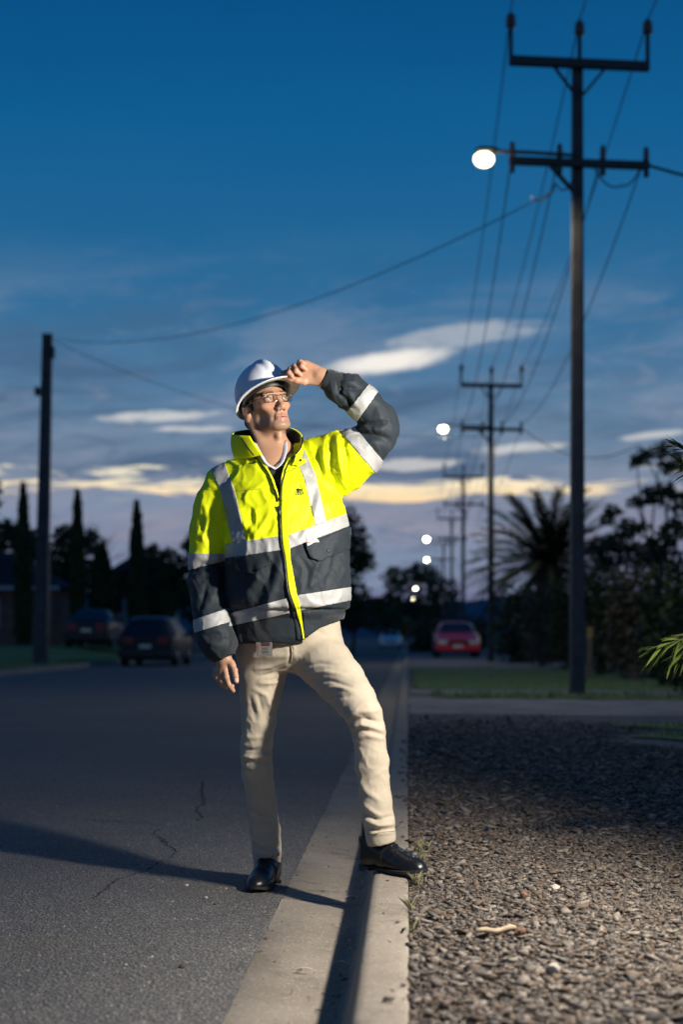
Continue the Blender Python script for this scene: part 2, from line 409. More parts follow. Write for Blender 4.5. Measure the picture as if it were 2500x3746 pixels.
lawn('far_lawn', [(LX(39) - .5, 39), (LX(64) - .5, 64), (-16, 64), (-14, 39)], VZ + .002, 9)
sheet('far_footpath', [(LX(37.6) - .47, 37.6), (LX(38.9) - .47, 38.9), (-30, 41), (-30, 39.2)], VZ, drive_c)
# blades standing in the lawns
def inpoly(x, y, poly):
    c = False; n = len(poly)
    for i in range(n):
        a, b = poly[i], poly[i - 1]
        if (a.y > y) != (b.y > y) and x < (b.x - a.x) * (y - a.y) / (b.y - a.y) + a.x: c = not c
    return c
def blades(name, pts, hmin, hmax, wid, m, seed, lean=.6):
    r = np.random.default_rng(seed); pts = np.asarray(pts); n = len(pts)
    a = r.uniform(0, 6.283, n); h = r.uniform(hmin, hmax, n); ln = r.uniform(0, lean, n) * h; w_ = wid * r.uniform(.6, 1.3, n)
    d = np.stack([np.cos(a), np.sin(a), np.zeros(n)], 1); s_ = np.stack([-np.sin(a), np.cos(a), np.zeros(n)], 1)
    up = np.array([0, 0, 1.0])
    v = np.stack([pts - s_ * w_[:, None] / 2, pts + s_ * w_[:, None] / 2, pts + d * (ln * .35)[:, None] + up * (h * .6)[:, None] + s_ * (w_ * .35)[:, None], pts + d * ln[:, None] + up * h[:, None]], 1).reshape(-1, 3)
    b = np.arange(n)[:, None] * 4
    f = np.concatenate([b + np.array([[0, 1, 2]]), b + np.array([[0, 2, 3]])])
    return link(name, np_mesh(name, v, f, [m], False))
gp = []
for poly, z in lawns:
    xs = [p.x for p in poly]; ys = [p.y for p in poly]
    area = (max(xs) - min(xs)) * (max(ys) - min(ys)); n = int(min(9000, area * 140))
    for _ in range(n):
        x, y = random.uniform(min(xs), max(xs)), random.uniform(min(ys), max(ys))
        if inpoly(x, y, poly) and abs(x) < .26 * y: gp.append((x, y, z))
blade_m = mat('grass_blade', (.13, .22, .045), .8, var=.5, vscale=2.0, col2=(.22, .24, .08))
tag(blades('grass', gp, .03, .085, .016, blade_m, 4), 'short green grass standing in the lawn strips', 'grass', kind='stuff')

# wood and stone chippings over the near verge
def chips(n, seed):
    r = np.random.default_rng(seed)
    s = 2.55 + (15.0 - 2.55) * r.random(n * 3) ** 2.5
    x = XK(s) + .002 + np.where(r.random(n * 3) < .8, r.random(n * 3) * (.255 * s - XK(s) + .12), .255 * s - XK(s) + .12 + .9 * r.random(n * 3)); sp = r.random(n * 3) < .0005; x = np.where(sp, XK(s) - .01 - np.abs(r.normal(0, .035, n * 3)), x)
    keep = r.random(n * 3) < np.minimum(1, (.22 * s + .1) / 1.6) * np.clip((15.5 - s) / 7, 0, 1); s = s[keep]; x = x[keep]; ok_ = ~((s > 9.2) & (x > 2.35 + .35 * np.sin(s * 2.1) + .25 * r.random(len(s)))); s = s[ok_][:n]; x = x[ok_][:n]; n = len(s)
    size = np.clip(np.exp(r.normal(math.log(.0040), .50, n)), .0018, .016) * np.clip(s / 5.5, .85, 1.35)
    # angular flat chip: 8 corners of a skewed slab
    corner = np.array([[-1, -1, -1], [1, -1, -1], [1, 1, -1], [-1, 1, -1], [-1, -1, 1], [1, -1, 1], [1, 1, 1], [-1, 1, 1]], float)
    v = corner[None] * (1 + r.uniform(-.45, .35, (n, 8, 3)))
    v *= np.stack([size * r.uniform(.8, 2.0, n), size * r.uniform(.55, 1.0, n), size * r.uniform(.15, .42, n)], 1)[:, None, :]
    tx, ty, tz = r.normal(0, .26, n), r.normal(0, .26, n), r.uniform(0, 6.283, n)
    def rot(v, ax, t):
        c, s_ = np.cos(t)[:, None], np.sin(t)[:, None]; i, j = [(1, 2), (2, 0), (0, 1)][ax]
        a = v[..., i] * c - v[..., j] * s_; b = v[..., i] * s_ + v[..., j] * c; v = v.copy(); v[..., i] = a; v[..., j] = b; return v
    v = rot(rot(rot(v, 0, tx), 1, ty), 2, tz)
    on_k = x < XK(s); pos = np.stack([x, s, np.where(on_k, np.where(x > XK(s) - .105, .121, -.018), VZ - .010) + size * r.uniform(.0, .9, n)], 1); v = v + pos[:, None, :]
    q = np.array([[0, 3, 2, 1], [4, 5, 6, 7], [0, 1, 5, 4], [1, 2, 6, 5], [2, 3, 7, 6], [3, 0, 4, 7]])
    f = (np.arange(n)[:, None, None] * 8 + q[None]).reshape(-1, 4)
    fm = np.repeat(r.choice(4, n, p=[.34, .34, .22, .10]), 6)
    return v.reshape(-1, 3), f, fm
chip_m = [mat('chip_grey', (.125, .105, .088), .9, var=.35, vscale=60), mat('chip_brown', (.115, .08, .056), .9, var=.35, vscale=60), mat('chip_pale', (.205, .172, .14), .85, var=.25, vscale=60), mat('chip_dark', (.062, .053, .046), .9, var=.3, vscale=60)]
v_, f_, fm_ = chips(104000, 21)
tag(link('gravel_chips', np_mesh('gravel_chips', v_, f_, chip_m, False, fm_)), 'loose brown and grey chippings covering the verge', 'gravel', kind='stuff')

# larger single stones, a stick, leaves
def stone(name, loc, size, m, label, cat='stone', group=None, seed=0, flat=.6):
    r = random.Random(seed); bm = bmesh.new(); bmesh.ops.create_icosphere(bm, subdivisions=2, radius=1)
    for v in bm.verts:
        nz = gnoise(np.array([v.co.x * 1.3 + seed * 3.1, v.co.y * 1.3, v.co.z * 1.3])); v.co *= 1 + .55 * float(nz)
        v.co = Vector((v.co.x * size[0], v.co.y * size[1], v.co.z * size[2]))
    bmesh.ops.rotate(bm, verts=bm.verts, matrix=Matrix.Rotation(r.uniform(0, 6), 3, 'Z'))
    me = bpy.data.meshes.new(name); bm.to_mesh(me); bm.free(); me.materials.append(m); o = link(name, me); o.location = loc
    return tag(o, label, cat, group)
st_d, st_l = mat('stone_dark', (.07, .05, .04), .8, var=.4, vscale=40, bump=.6, bscale=120), mat('stone_pale', (.42, .37, .31), .8, var=.3, vscale=40, bump=.6, bscale=120)
st_b = mat('stone_brown', (.15, .085, .05), .8, var=.4, vscale=40, bump=.6, bscale=120)
def vg(px, py, z=VZ): Y = (CH - z) * F / (py - HY); return ((px - CX) * Y / F, Y, z)
def rg(px, py, z=0.0): return vg(px, py, z)
def at(t, dz): return (t[0], t[1], t[2] + dz)
stone('stone', at(vg(1905, 3415), .005), (.017, .014, .014), st_b, 'reddish brown stone lying at the end of the pale stick', seed=1)
stone('stone', at(vg(2032, 3255), .006), (.018, .014, .012), st_l, 'pale stone in front of the dark stones on the gravel verge', seed=2)
stone('stone', at(vg(2048, 3232), .006), (.020, .014, .014), st_d, 'dark stone just behind the pale stone on the gravel verge', seed=3)
stone('stone', at(vg(1918, 3280), .006), (.015, .012, .012), st_b, 'brown stone alone on the gravel left of the pale stone', seed=4)
stone('stone', at(vg(2025, 3550), .006), (.019, .015, .014), st_l, 'whitish stone nearest the bottom of the picture on the gravel', seed=5)
stone('stone', at(vg(2270, 3335), .006), (.014, .012, .012), st_d, 'dark pointed stone at the right of the gravel verge', seed=6)
stone('stone', at(vg(1400, 3352, VZ), 0.004), (.001, .001, .001), st_d, 'x') if False else None
m_ = MB(); a = Vector(at(vg(1740, 3422), .010)); b = Vector(at(vg(1888, 3412), .012))
pts = [a.lerp(b, t) + Vector((0, 0, .004 * math.sin(t * 9))) for t in np.linspace(0, 1, 9)]
tag(m_.tube(pts, [.004, .007, .008, .008, .0085, .008, .008, .009, .006], 7).build('stick', mat('dry_wood', (.42, .32, .21), .8, var=.3, vscale=50), smooth=True), 'pale dry stick lying flat on the gravel verge', 'stick')
for i, (x, y, sz, lab) in enumerate([(665, 3540, .0105, 'dark pebble on the asphalt, right one of the pair'), (460, 3532, .006, 'small pale pebble on the asphalt, leftmost of the loose ones'), (527, 3540, .006, 'small pale pebble on the asphalt between two others'),
        (753, 3286, .008, 'pale pebble on the asphalt in front of the black shoe'), (683, 3240, .008, 'pale pebble beside the shadow on the asphalt'), (785, 3310, .007, 'dark pebble in front of the black shoe'), (638, 3362, .004, 'tiny white pebble in the middle of the asphalt'),
        (556, 3502, .005, 'tiny dark pebble on the asphalt above the pale pebbles')]):
    stone('pebble', at(rg(x, y), sz * .3), (sz, sz * .8, sz * .6), st_l if 'pale' in lab or 'white' in lab else st_d, lab, 'pebble', 'pebbles on the asphalt', seed=20 + i)
r_ = random.Random(5); gv = []; gf = []
for i in range(520):                                   # grit
    s = 3.3 + 4.5 * r_.random() ** 1.6; x = XK(s) - .47 - r_.random() ** 1.3 * (.26 * s + XK(s) - .3); q = r_.uniform(.0012, .0035)
    b = len(gv); gv += [(x + q * r_.uniform(-1.4, 1.4) - q, s - q, -.001), (x + q, s - q * r_.random(), -.001), (x + q * .3, s + q * 1.3, -.001), (x, s, q * 1.4)]
    gf += [(b, b + 1, b + 3), (b + 1, b + 2, b + 3), (b + 2, b, b + 3)]
tag(link('grit', np_mesh('grit', gv, gf, [st_l], False)), 'loose grit scattered over the asphalt', 'grit', kind='stuff')
# leaves in the gutter
leaf_pale = mat('dead_leaf', (.44, .38, .31), .7, var=.3, vscale=80)
def leaf(px, py, z, L, wd, ang, lab, m=leaf_pale):
    c = vg(px, py, z); n = 6; v = []; f = []
    for i in range(n + 1):
        t = i / n; ww = wd * math.sin(math.pi * min(1, t * .95 + .03)) ** .8; zz = .006 * math.sin(t * 3.1) + .002
        v += [((t - .5) * L, ww / 2, zz + .25 * ww), ((t - .5) * L, 0, zz), ((t - .5) * L, -ww / 2, zz + .25 * ww)]
    for i in range(n):
        for k in (0, 1): f.append((i * 3 + k, i * 3 + k + 1, i * 3 + k + 4, i * 3 + k + 3))
    me = bpy.data.meshes.new('fallen_leaf'); me.from_pydata(v, [], f); me.materials.append(m); o = link('fallen_leaf', me); o.location = (c[0], c[1], z + .003); o.rotation_euler = (0, 0, R(ang))
    md = o.modifiers.new('s', 'SOLIDIFY'); md.thickness = .0012
    return tag(o, lab, 'leaf', 'dead leaves on the gutter')
for a in [(1112, 3556, -.012, .060, .010, 4, 'long pale dead leaf lying on the concrete gutter'), (1285, 3452, -.024, .032, .014, 35, 'curled dead leaf in the kerb shadow, topmost of the lower three'), (1288, 3480, -.024, .03, .012, 20, 'curled dead leaf in the kerb shadow, middle of the lower three'),
          (1248, 3532, -.024, .05, .016, -12, 'crumpled dead leaf in the kerb shadow, lowest of all'), (1330, 3232, -.024, .026, .012, 40, 'small pale dead leaf beside the black shoe in the gutter'), (1288, 3287, -.022, .05, .008, 8, 'thin dead leaf across the gutter near the joint'),
          (1325, 3202, -.024, .05, .007, 10, 'twig-like dead leaf at the gutter joint beside the shoe')]: leaf(*a)
# dirt and litter washed along the gutter
gv = []; gf = []
for i in range(900):
    s = 2.9 + 9 * r_.random() ** 1.3; u_ = r_.gauss(.185, .018) if r_.random() < .75 else r_.uniform(.17, .45); x = XK(s) - u_; z = -.026 + max(0, u_ - .2) * .1; q = r_.uniform(.0015, .005) * (1 if r_.random() < .9 else 2.2); a = r_.uniform(0, 6.28); ca_, sa_ = math.cos(a) * q, math.sin(a) * q
    b = len(gv); gv += [(x - ca_ * 1.6, s - sa_ * 1.6, z), (x + sa_ * .5, s - ca_ * .5, z), (x + ca_ * 1.6, s + sa_ * 1.6, z + q * .3), (x - sa_ * .5, s + ca_ * .5, z + q * .8)]; gf += [(b, b + 1, b + 3), (b + 1, b + 2, b + 3), (b, b + 3, b + 2)]
tag(link('gutter_litter', np_mesh('gutter_litter', gv, gf, [st_d, leaf_pale], False, [0 if k % 9 else 1 for k in range(len(gf))])), 'dirt and leaf bits washed along the gutter', 'litter', kind='stuff')
# tufts by the kerb
tw = []
for (px, py, n, sp) in [(1530, 3105, 60, .05), (1540, 3150, 40, .04), (1525, 3225, 40, .03), (1518, 3400, 26, .03), (1512, 3330, 20, .02)]:
    c = vg(px, py)
    for _ in range(n): tw.append((c[0] + abs(r_.gauss(0, sp * .4)) - .01, c[1] + r_.gauss(0, sp), VZ - .005))
tag(blades('weed_tufts', tw, .012, .045, .0016, mat('weed', (.13, .15, .06), .8, var=.5, vscale=30, col2=(.30, .25, .14)), 9, 1.0), 'thin weeds and dry grass along the back of the kerb', 'weeds', kind='stuff')
# cracks in the asphalt, open joints filled with dirt
crack_m = mat('crack_dirt', (.018, .017, .016), 1.0)
def crack(px_pts, wid, seed, parent=None):
    r = random.Random(seed); pts = []
    q = [Vector(rg(*p)) for p in px_pts]
    for a, b in zip(q[:-1], q[1:]):
        n = max(2, int((b - a).length / .025))
        for k in range(n): pts.append(a.lerp(b, k / n) + Vector((r.gauss(0, .006), r.gauss(0, .006), 0)))
    pts.append(q[-1]); v = []; f = []
    for i, p in enumerate(pts):
        d = (pts[min(i + 1, len(pts) - 1)] - pts[max(i - 1, 0)]).normalized(); nrm = Vector((-d.y, d.x, 0)); ww = wid * r.uniform(.25, 1.3)
        v += [(p + nrm * ww / 2 + Vector((0, 0, .0025))), (p - nrm * ww / 2 + Vector((0, 0, .0025)))]
    for i in range(len(pts) - 1): f.append((2 * i, 2 * i + 1, 2 * i + 3, 2 * i + 2))
    me = bpy.data.meshes.new('crack'); me.from_pydata([tuple(x) for x in v], [], f); me.materials.append(crack_m); return link('crack', me, parent)
crack([(745, 2860), (735, 2895), (750, 2935), (715, 2965), (740, 2990), (720, 3005)], .013, 1, road)
crack([(578, 3032), (565, 3050), (605, 3075), (612, 3095), (652, 3108), (636, 3130), (605, 3148), (560, 3170), (530, 3190), (430, 3215), (340, 3290)], .010, 2, road)
crack([(330, 3003), (470, 3008), (580, 3016)], .012, 3, road)

# ================================================================== POLES, LAMPS AND WIRES
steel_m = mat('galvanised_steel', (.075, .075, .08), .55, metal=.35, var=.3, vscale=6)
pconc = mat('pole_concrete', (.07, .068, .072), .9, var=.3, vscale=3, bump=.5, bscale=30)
dark_st = mat('dark_steel', (.05, .05, .055), .6, metal=.3)
porc = mat('porcelain', (.10, .085, .08), .35)
lampg = mat('lamp_lens', (.9, .9, .8), .3, emit=(1.0, .86, .50), estr=6)
lamp_mid = mat('lamp_lens_clear', (.9, .9, .8), .3, emit=(1.0, .90, .60), estr=14)
lamp_far = mat('lamp_lens_bright', (.9, .9, .8), .3, emit=(1.0, .90, .60), estr=60)
lampg2 = mat('lamp_lens_green', (.9, .9, .8), .3, emit=(.80, 1.0, .45), estr=40)
AR_A = math.atan2(.22, 2.03)          # the arms stand square to the line of poles
def insul(mb, M, s=1.0):
    mb.lathe([(.02 * s, 0), (.035 * s, .01), (.075 * s, .03), (.08 * s, .05), (.045 * s, .07), (.075 * s, .09), (.08 * s, .11), (.045 * s, .13), (.07 * s, .15), (.072 * s, .17), (.04 * s, .20), (.03 * s, .22), (.0, .225)], n=10, M=M)
def utility_pole(X, Y, H, lamp, label, wb=.205, wt=.145, arms=True, lens=None, arm_len=2.03, rough_=False, lamp_dx=-1.41, glow=0):
    p = tag(empty('utility_pole', (X, Y, VZ - .01), -AR_A * -1), label, 'utility pole', 'poles along the verge')
    top = H
    # two steel channels tied by a concrete web
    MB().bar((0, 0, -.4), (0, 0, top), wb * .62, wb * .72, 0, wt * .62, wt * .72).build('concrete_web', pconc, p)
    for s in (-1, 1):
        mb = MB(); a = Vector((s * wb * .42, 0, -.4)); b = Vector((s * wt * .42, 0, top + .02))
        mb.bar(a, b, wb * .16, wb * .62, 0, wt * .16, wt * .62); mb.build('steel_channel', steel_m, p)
    if not arms:
        return p
    zl = top - 1.44 * H / 8.95
    za = arm_len / 2
    MB().box((-za, -.17, top - .09), (za, -.07, top + .03)).build('crossarm', dark_st, p)
    MB().box((-za, -.17, zl - .05), (za, -.07, zl + .05)).build('crossarm', dark_st, p)
    for s in (-1, 1): MB().bar((s * .37, -.12, top - .09), (s * .06, -.10, top - .46), .035, .035).build('brace', dark_st, p)
    MB().bar((-.42, -.12, zl - .05), (-.06, -.10, zl - .42), .05, .05).build('brace', dark_st, p)
    for x, h in ((-za + .02, .42), (0, .36), (za - .02, .42)):
        mb = MB(); mb.box((x - .025, -.145, top + .03), (x + .025, -.095, top + h)); mb.build('insulator_pin', dark_st, p)
        mb = MB(); insul(mb, Matrix.Translation((x, -.12, top + h))); mb.build('insulator', porc, p, True)
    for x in (-za + .04, -.29, .34, za - .04):
        mb = MB(); insul(mb, Matrix.Translation((x, -.12, zl + .05)), .62); mb.build('insulator', porc, p, True)
        MB().box((x - .03, -.155, zl - .16), (x + .03, -.085, zl - .05)).build('bracket', dark_st, p)
    if lamp:
        lz = zl + .06; L0 = Vector((lamp_dx, -.25, lz))
        MB().tube([(-.06, -.2, zl + .08), (-.7, -.24, zl + .085), L0 + Vector((.18, 0, .02))], .028, 8).build('lamp_arm', steel_m, p, True)
        lb = MB(); lb.lathe([(.0, .05), (.07, .045), (.09, .02), (.085, -.01), (.0, -.02)], n=16, M=Matrix.Translation(L0 + Vector((.05, 0, .02))) @ Matrix.Diagonal((2.0, 1, 1.0, 1))); h = lb.build('lamp_head', steel_m, p, True)
        bl = MB(); bl.lathe([(.07, -.012), (.11, -.05), (.115, -.10), (.09, -.155), (.05, -.18), (.0, -.19)], n=16, M=Matrix.Translation(L0) @ Matrix.Diagonal((1.25, 1, 1.1, 1))); bl.build('lamp_lens', lens or lampg, h, True)
        if glow:
            ld = bpy.data.lights.new('street_lamp_light', 'SPOT'); lo = bpy.data.objects.new('street_lamp_light', ld); C.objects.link(lo); ld.energy = glow; ld.color = (1, .88, .62); ld.spot_size = R(165); ld.spot_blend = .4; ld.shadow_soft_size = .12; lo.parent = p; lo.location = L0 + Vector((0, 0, -.26))
    return p
pole_xy = [(3.37, 20.3), (4.86, 46.2), (6.2, 72.4), (7.62, 98.3), (8.95, 124.5)]
PH = 8.98
utility_pole(*pole_xy[0], PH, True, 'nearest tall steel and concrete power pole, its street lamp lit', glow=480)
utility_pole(*pole_xy[1], PH, True, 'second power pole along the verge, behind the nearest one, lamp lit', lamp_dx=-1.62, lens=lamp_mid, glow=480)
utility_pole(*pole_xy[2], PH, False, 'third power pole along the verge, without a street lamp')
utility_pole(*pole_xy[3], PH, True, 'fourth power pole, lamp lit, far down the street', lamp_dx=-1.8, lens=lamp_far)
utility_pole(*pole_xy[4], PH, True, 'fifth power pole with a greenish lamp, far down the street', lens=lampg2, lamp_dx=-1.55)
for (lx, Y, lab) in ((8.9, 168, 'far power pole with the third lowest lit lamp'), (10.2, 197, 'far power pole with the second lowest lit lamp'), (12.5, 249, 'farthest power pole with the lowest lit lamp')):
    utility_pole(lx + 1.7, Y, PH - .1, True, lab, lamp_dx=-1.7, lens=lamp_far)
lp = utility_pole(-8.9, 42.0, 9.75, False, 'dark power pole without crossarms on the far side of the road', wb=.42, wt=.28, arms=False)
lp.rotation_euler = (0, R(1.2), 0)
MB().box((-.30, -.22, 7.9), (-.16, -.08, 8.15)).build('bracket', dark_st, lp)
MB().box((.12, -.26, 9.0), (.26, -.12, 9.35)).build('bracket', dark_st, lp)
wire_m = mat('wire', (.035, .035, .04), .6, metal=.3)
def wire(pts, sag, label, r=.010, name='power_line', cat='wire', group='overhead wires'):
    mb = MB()
    for a, b in zip(pts[:-1], pts[1:]):
        a = Vector(a); b = Vector(b); n = 14
        mb.tube([a.lerp(b, i / n) - Vector((0, 0, sag * 4 * (i / n) * (1 - i / n))) for i in range(n + 1)], r, 5)
    return tag(mb.build(name, wire_m, None, True), label, cat, group)
allp = [(2.05, -5.6)] + pole_xy
ca, sa = math.cos(AR_A), math.sin(AR_A)
def arm_pt(p, x, z): return (p[0] + x * ca + .12 * sa, p[1] + x * sa - .12 * ca, z)
for x, h, lab in ((-1.0, .64, 'left'), (0, .58, 'middle'), (1.0, .64, 'right')):
    wire([arm_pt(p, x, VZ + PH + h) for p in allp], .55, f'{lab} one of the three upper wires on the pole tops')
for x, lab in ((-.97, 'outermost left'), (-.29, 'inner left'), (.34, 'inner right'), (.97, 'outermost right')):
    wire([arm_pt(p, x, VZ + PH - 1.30) for p in pole_xy], .75, f'{lab} wire of the four on the lower crossarms')
lpt = Vector((-8.75, 41.8, 9.75))
wire([arm_pt(pole_xy[0], -.35, VZ + PH - 1.85), lpt], .9, 'service wire sagging from the near pole to the far-side pole', .009)
wire([lpt, arm_pt(pole_xy[1], -.3, VZ + PH - 1.7)], .9, 'service wire running from the far-side pole to the second pole', .009)
wire([arm_pt(pole_xy[0], 1.0, VZ + PH - 1.45), (9.5, 20.0, 7.0)], .25, 'short service wire leaving the near pole to the right', .022)
wire([arm_pt(pole_xy[0], .2, VZ + PH - 1.5), arm_pt(pole_xy[0], .62, VZ + PH - 1.75), arm_pt(pole_xy[0], .95, VZ + PH - 1.35)], .12, 'loose loop of wire under the right half of the lower crossarm', .012)
wire([arm_pt(pole_xy[0], -.7, VZ + PH - 1.95), arm_pt(pole_xy[0], -.35, VZ + PH - 1.75), arm_pt(pole_xy[0], -.08, VZ + PH - 1.65)], .14, 'loose loop of wire under the left half of the lower crossarm', .012)
wire([arm_pt(pole_xy[1], 1.0, VZ + PH - 1.4), (9.9, 47, 7.3)], .7, 'slack wire right of the second pole', .016)

# ================================================================== PLANTS
def leafm(name, c, c2): return mat(name, c, .75, var=.5, vscale=3.0, col2=c2, spec=.2)
lf_dark = leafm('leaf_dark', (.030, .046, .020), (.062, .085, .034)); lf_mid = leafm('leaf_mid', (.035, .055, .018), (.075, .095, .032)); lf_yel = leafm('leaf_yellowish', (.12, .10, .03), (.19, .15, .05)); lf_brn = leafm('leaf_brownish', (.085, .07, .05), (.13, .105, .07))
lf_palm = leafm('palm_leaf', (.016, .024, .012), (.03, .042, .02))
bark = mat('bark', (.07, .058, .048), .95, var=.4, vscale=4, bump=.8, bscale=12)
def leaf_cloud(name, blobs, size, dens, m, parent, seed, long=1.0):
    """leaf-sized faces spread through the volume of the blobs: (centre, radii) """
    r = np.random.default_rng(seed); Vs = []
    for c, rad in blobs:
        rad = np.asarray(rad, float); n = int(max(30, dens * (rad[0] * rad[1] + rad[1] * rad[2] + rad[0] * rad[2]) * 4.2 / (size * size)))
        d = r.normal(size=(n, 3)); d /= np.linalg.norm(d, axis=1)[:, None]; rr = np.clip(r.random(n) ** .38, .15, 1) * (1 + .35 * gnoise(d * 2.2 + seed))
        p = np.asarray(c) + d * rad * rr[:, None]
        a = r.normal(size=(n, 3)); a[:, 2] *= .7; a /= np.linalg.norm(a, axis=1)[:, None]; b = np.cross(a, r.normal(size=(n, 3))); b /= np.linalg.norm(b, axis=1)[:, None]
        s_ = size * r.uniform(.55, 1.3, n)[:, None]
        Vs.append(np.stack([p - a * s_ * long, p + b * s_ * .45, p + a * s_ * long, p - b * s_ * .45], 1).reshape(-1, 3))
    V = np.concatenate(Vs); f = np.arange(len(V)).reshape(-1, 4); return link(name, np_mesh(name, V, f, [m], False), parent)
def limb(mb, a, b, r0, r1, rnd, bend=.12, n=6):
    a = Vector(a); b = Vector(b); L = (b - a).length; o = Vector((rnd.gauss(0, bend), rnd.gauss(0, bend), rnd.gauss(0, bend * .5))) * L
    pts = [a.lerp(b, t) + o * math.sin(t * math.pi) for t in np.linspace(0, 1, n)]; mb.tube(pts, [r0 + (r1 - r0) * t for t in np.linspace(0, 1, n)], 6); return pts
def tree(name, px, base_z, Y, blobs_px, label, m=lf_dark, size=.16, dens=.9, seed=0, trunk_r=.12, cat='tree', group='trees beyond the street', long=1.0, depth=1.0):
    """blobs_px: (px, py, half width px, half height px) with an optional depth offset"""
    rnd = random.Random(seed); k = Y / F; bx = (px - CX) * k; t = tag(empty(name, (bx, Y, base_z)), label, cat, group); org = np.array([bx, Y, base_z])
    blobs = []
    for q in blobs_px:
        c = P(q[0], q[1], Y) + np.array([0, q[4] if len(q) > 4 else rnd.uniform(-.5, .5) * q[2] * k, 0]); blobs.append((c - org, (q[2] * k, q[2] * k * depth, q[3] * k)))
    leaf_cloud('crown', blobs, size, dens, m, t, seed + 3, long)
    mb = MB(); cs = [Vector(b[0]) for b in blobs]; top = sum(cs, Vector()) / len(cs); fork = Vector((top.x * .3, 0, max(.3, min(c.z for c in cs) * .55)))
    limb(mb, (0, 0, -.2), fork, trunk_r, trunk_r * .75, rnd, .03)
    for c in cs: limb(mb, fork, c, trunk_r * .5, trunk_r * .12, rnd, .10)
    mb.build('trunk', bark, t, True); return t
def cypress(px, py, wpx, Y, label, seed, base=.3, flare=1.0):
    k = Y / F; bx = (px - CX) * k; zt = P(px, py, Y)[2]; t = tag(empty('cypress', (bx, Y, base)), label, 'cypress', 'cypresses behind the far verge')
    r = np.random.default_rng(seed); H_ = zt - base; n = 5200; u = r.random(n) ** .85; prof_ = np.interp(u, [0, .12, .35, .7, .9, 1], [.7, .95, 1, .72, .38, .05]) * wpx * k / 2 * flare
    a = r.uniform(0, 6.283, n); rr = prof_ * (.72 + .33 * r.random(n)) * (1 + .22 * gnoise(np.stack([np.cos(a) * 1.5, np.sin(a) * 1.5, u * 9 + seed], 1)))
    p = np.stack([np.cos(a) * rr, np.sin(a) * rr, u * H_], 1); d = np.stack([np.cos(a) * .25, np.sin(a) * .25, np.ones(n)], 1); d += r.normal(0, .2, (n, 3)); d /= np.linalg.norm(d, axis=1)[:, None]; s_ = np.cross(d, r.normal(size=(n, 3))); s_ /= np.linalg.norm(s_, axis=1)[:, None]
    L = r.uniform(.10, .26, n)[:, None]; V = np.stack([p - s_ * .05, p + s_ * .05, p + d * L + s_ * .02, p + d * L * 1.15], 1).reshape(-1, 3)
    link('crown', np_mesh('crown', V, np.arange(len(V)).reshape(-1, 4), [lf_dark], False), t)
    MB().tube([(0, 0, -.3), (0, 0, H_ * .5), (0, 0, H_ * .92)], [.16, .10, .02], 7).build('trunk', bark, t, True)
cypress(84, 1777, 56, 62, 'narrow dark cypress left of the far-side power pole', 1)
cypress(283, 1803, 50, 62, 'narrow dark cypress just right of the far-side power pole', 2)
cypress(500, 1844, 62, 64, 'tall pointed cypress above the parked dark hatchback', 3)
cypress(372, 2000, 92, 66, 'short broad cypress between two taller ones', 4, flare=1.1)
cypress(588, 2066, 84, 68, 'short dark conifer right of the tallest cypress', 5, flare=1.1)
tree('tree', 40, .3, 76, [(20, 1960, 70, 60), (110, 2010, 80, 70), (-30, 2060, 90, 90), (150, 2100, 70, 80), (60, 2150, 110, 90)], 'dark leafy tree behind the leftmost cypress', seed=11, size=.24, dens=1.5)
tree('tree', 330, .3, 78, [(250, 1960, 60, 45), (330, 1985, 48, 55), (215, 2040, 70, 70), (300, 2110, 80, 90), (180, 2150, 80, 90)], 'dark leafy tree behind the two cypresses right of the far pole', seed=12, size=.24, dens=1.5)
tree('tree', 620, .3, 80, [(560, 2040, 50, 50), (620, 2060, 55, 60), (450, 2130, 50, 60), (600, 2150, 100, 90), (690, 2120, 60, 90)], 'dark leafy tree left of the man, behind the conifers', seed=13, size=.24, dens=1.5)
tree('tree', 700, .3, 74, [(705, 2000, 45, 50), (720, 2080, 60, 80), (700, 2200, 70, 80)], 'tall dark tree hidden half behind the man\'s sleeve', seed=14, size=.22, dens=1.4)
tree('tree', 1290, .2, 80, [(1275, 1920, 62, 70), (1300, 2010, 70, 75), (1330, 2060, 50, 40), (1250, 2120, 80, 80), (1290, 2220, 110, 90), (1400, 2250, 90, 70)], 'tall dark tree right behind the man', seed=15, size=.2, dens=1.2)
tree('tree', 1530, .1, 135, [(1450, 2120, 55, 50), (1540, 2110, 75, 55), (1610, 2160, 48, 55), (1470, 2220, 90, 80), (1580, 2240, 90, 80), (1660, 2200, 30, 90)], 'dark spreading tree behind the row of far street lamps', seed=16, size=.3, dens=1.1)
tree('tree', 1000, .1, 110, [(880, 2200, 120, 90), (1000, 2170, 130, 110), (1120, 2200, 130, 100), (1230, 2230, 110, 90)], 'dark tree mass at the end of the road behind the man\'s legs', seed=17, size=.3)
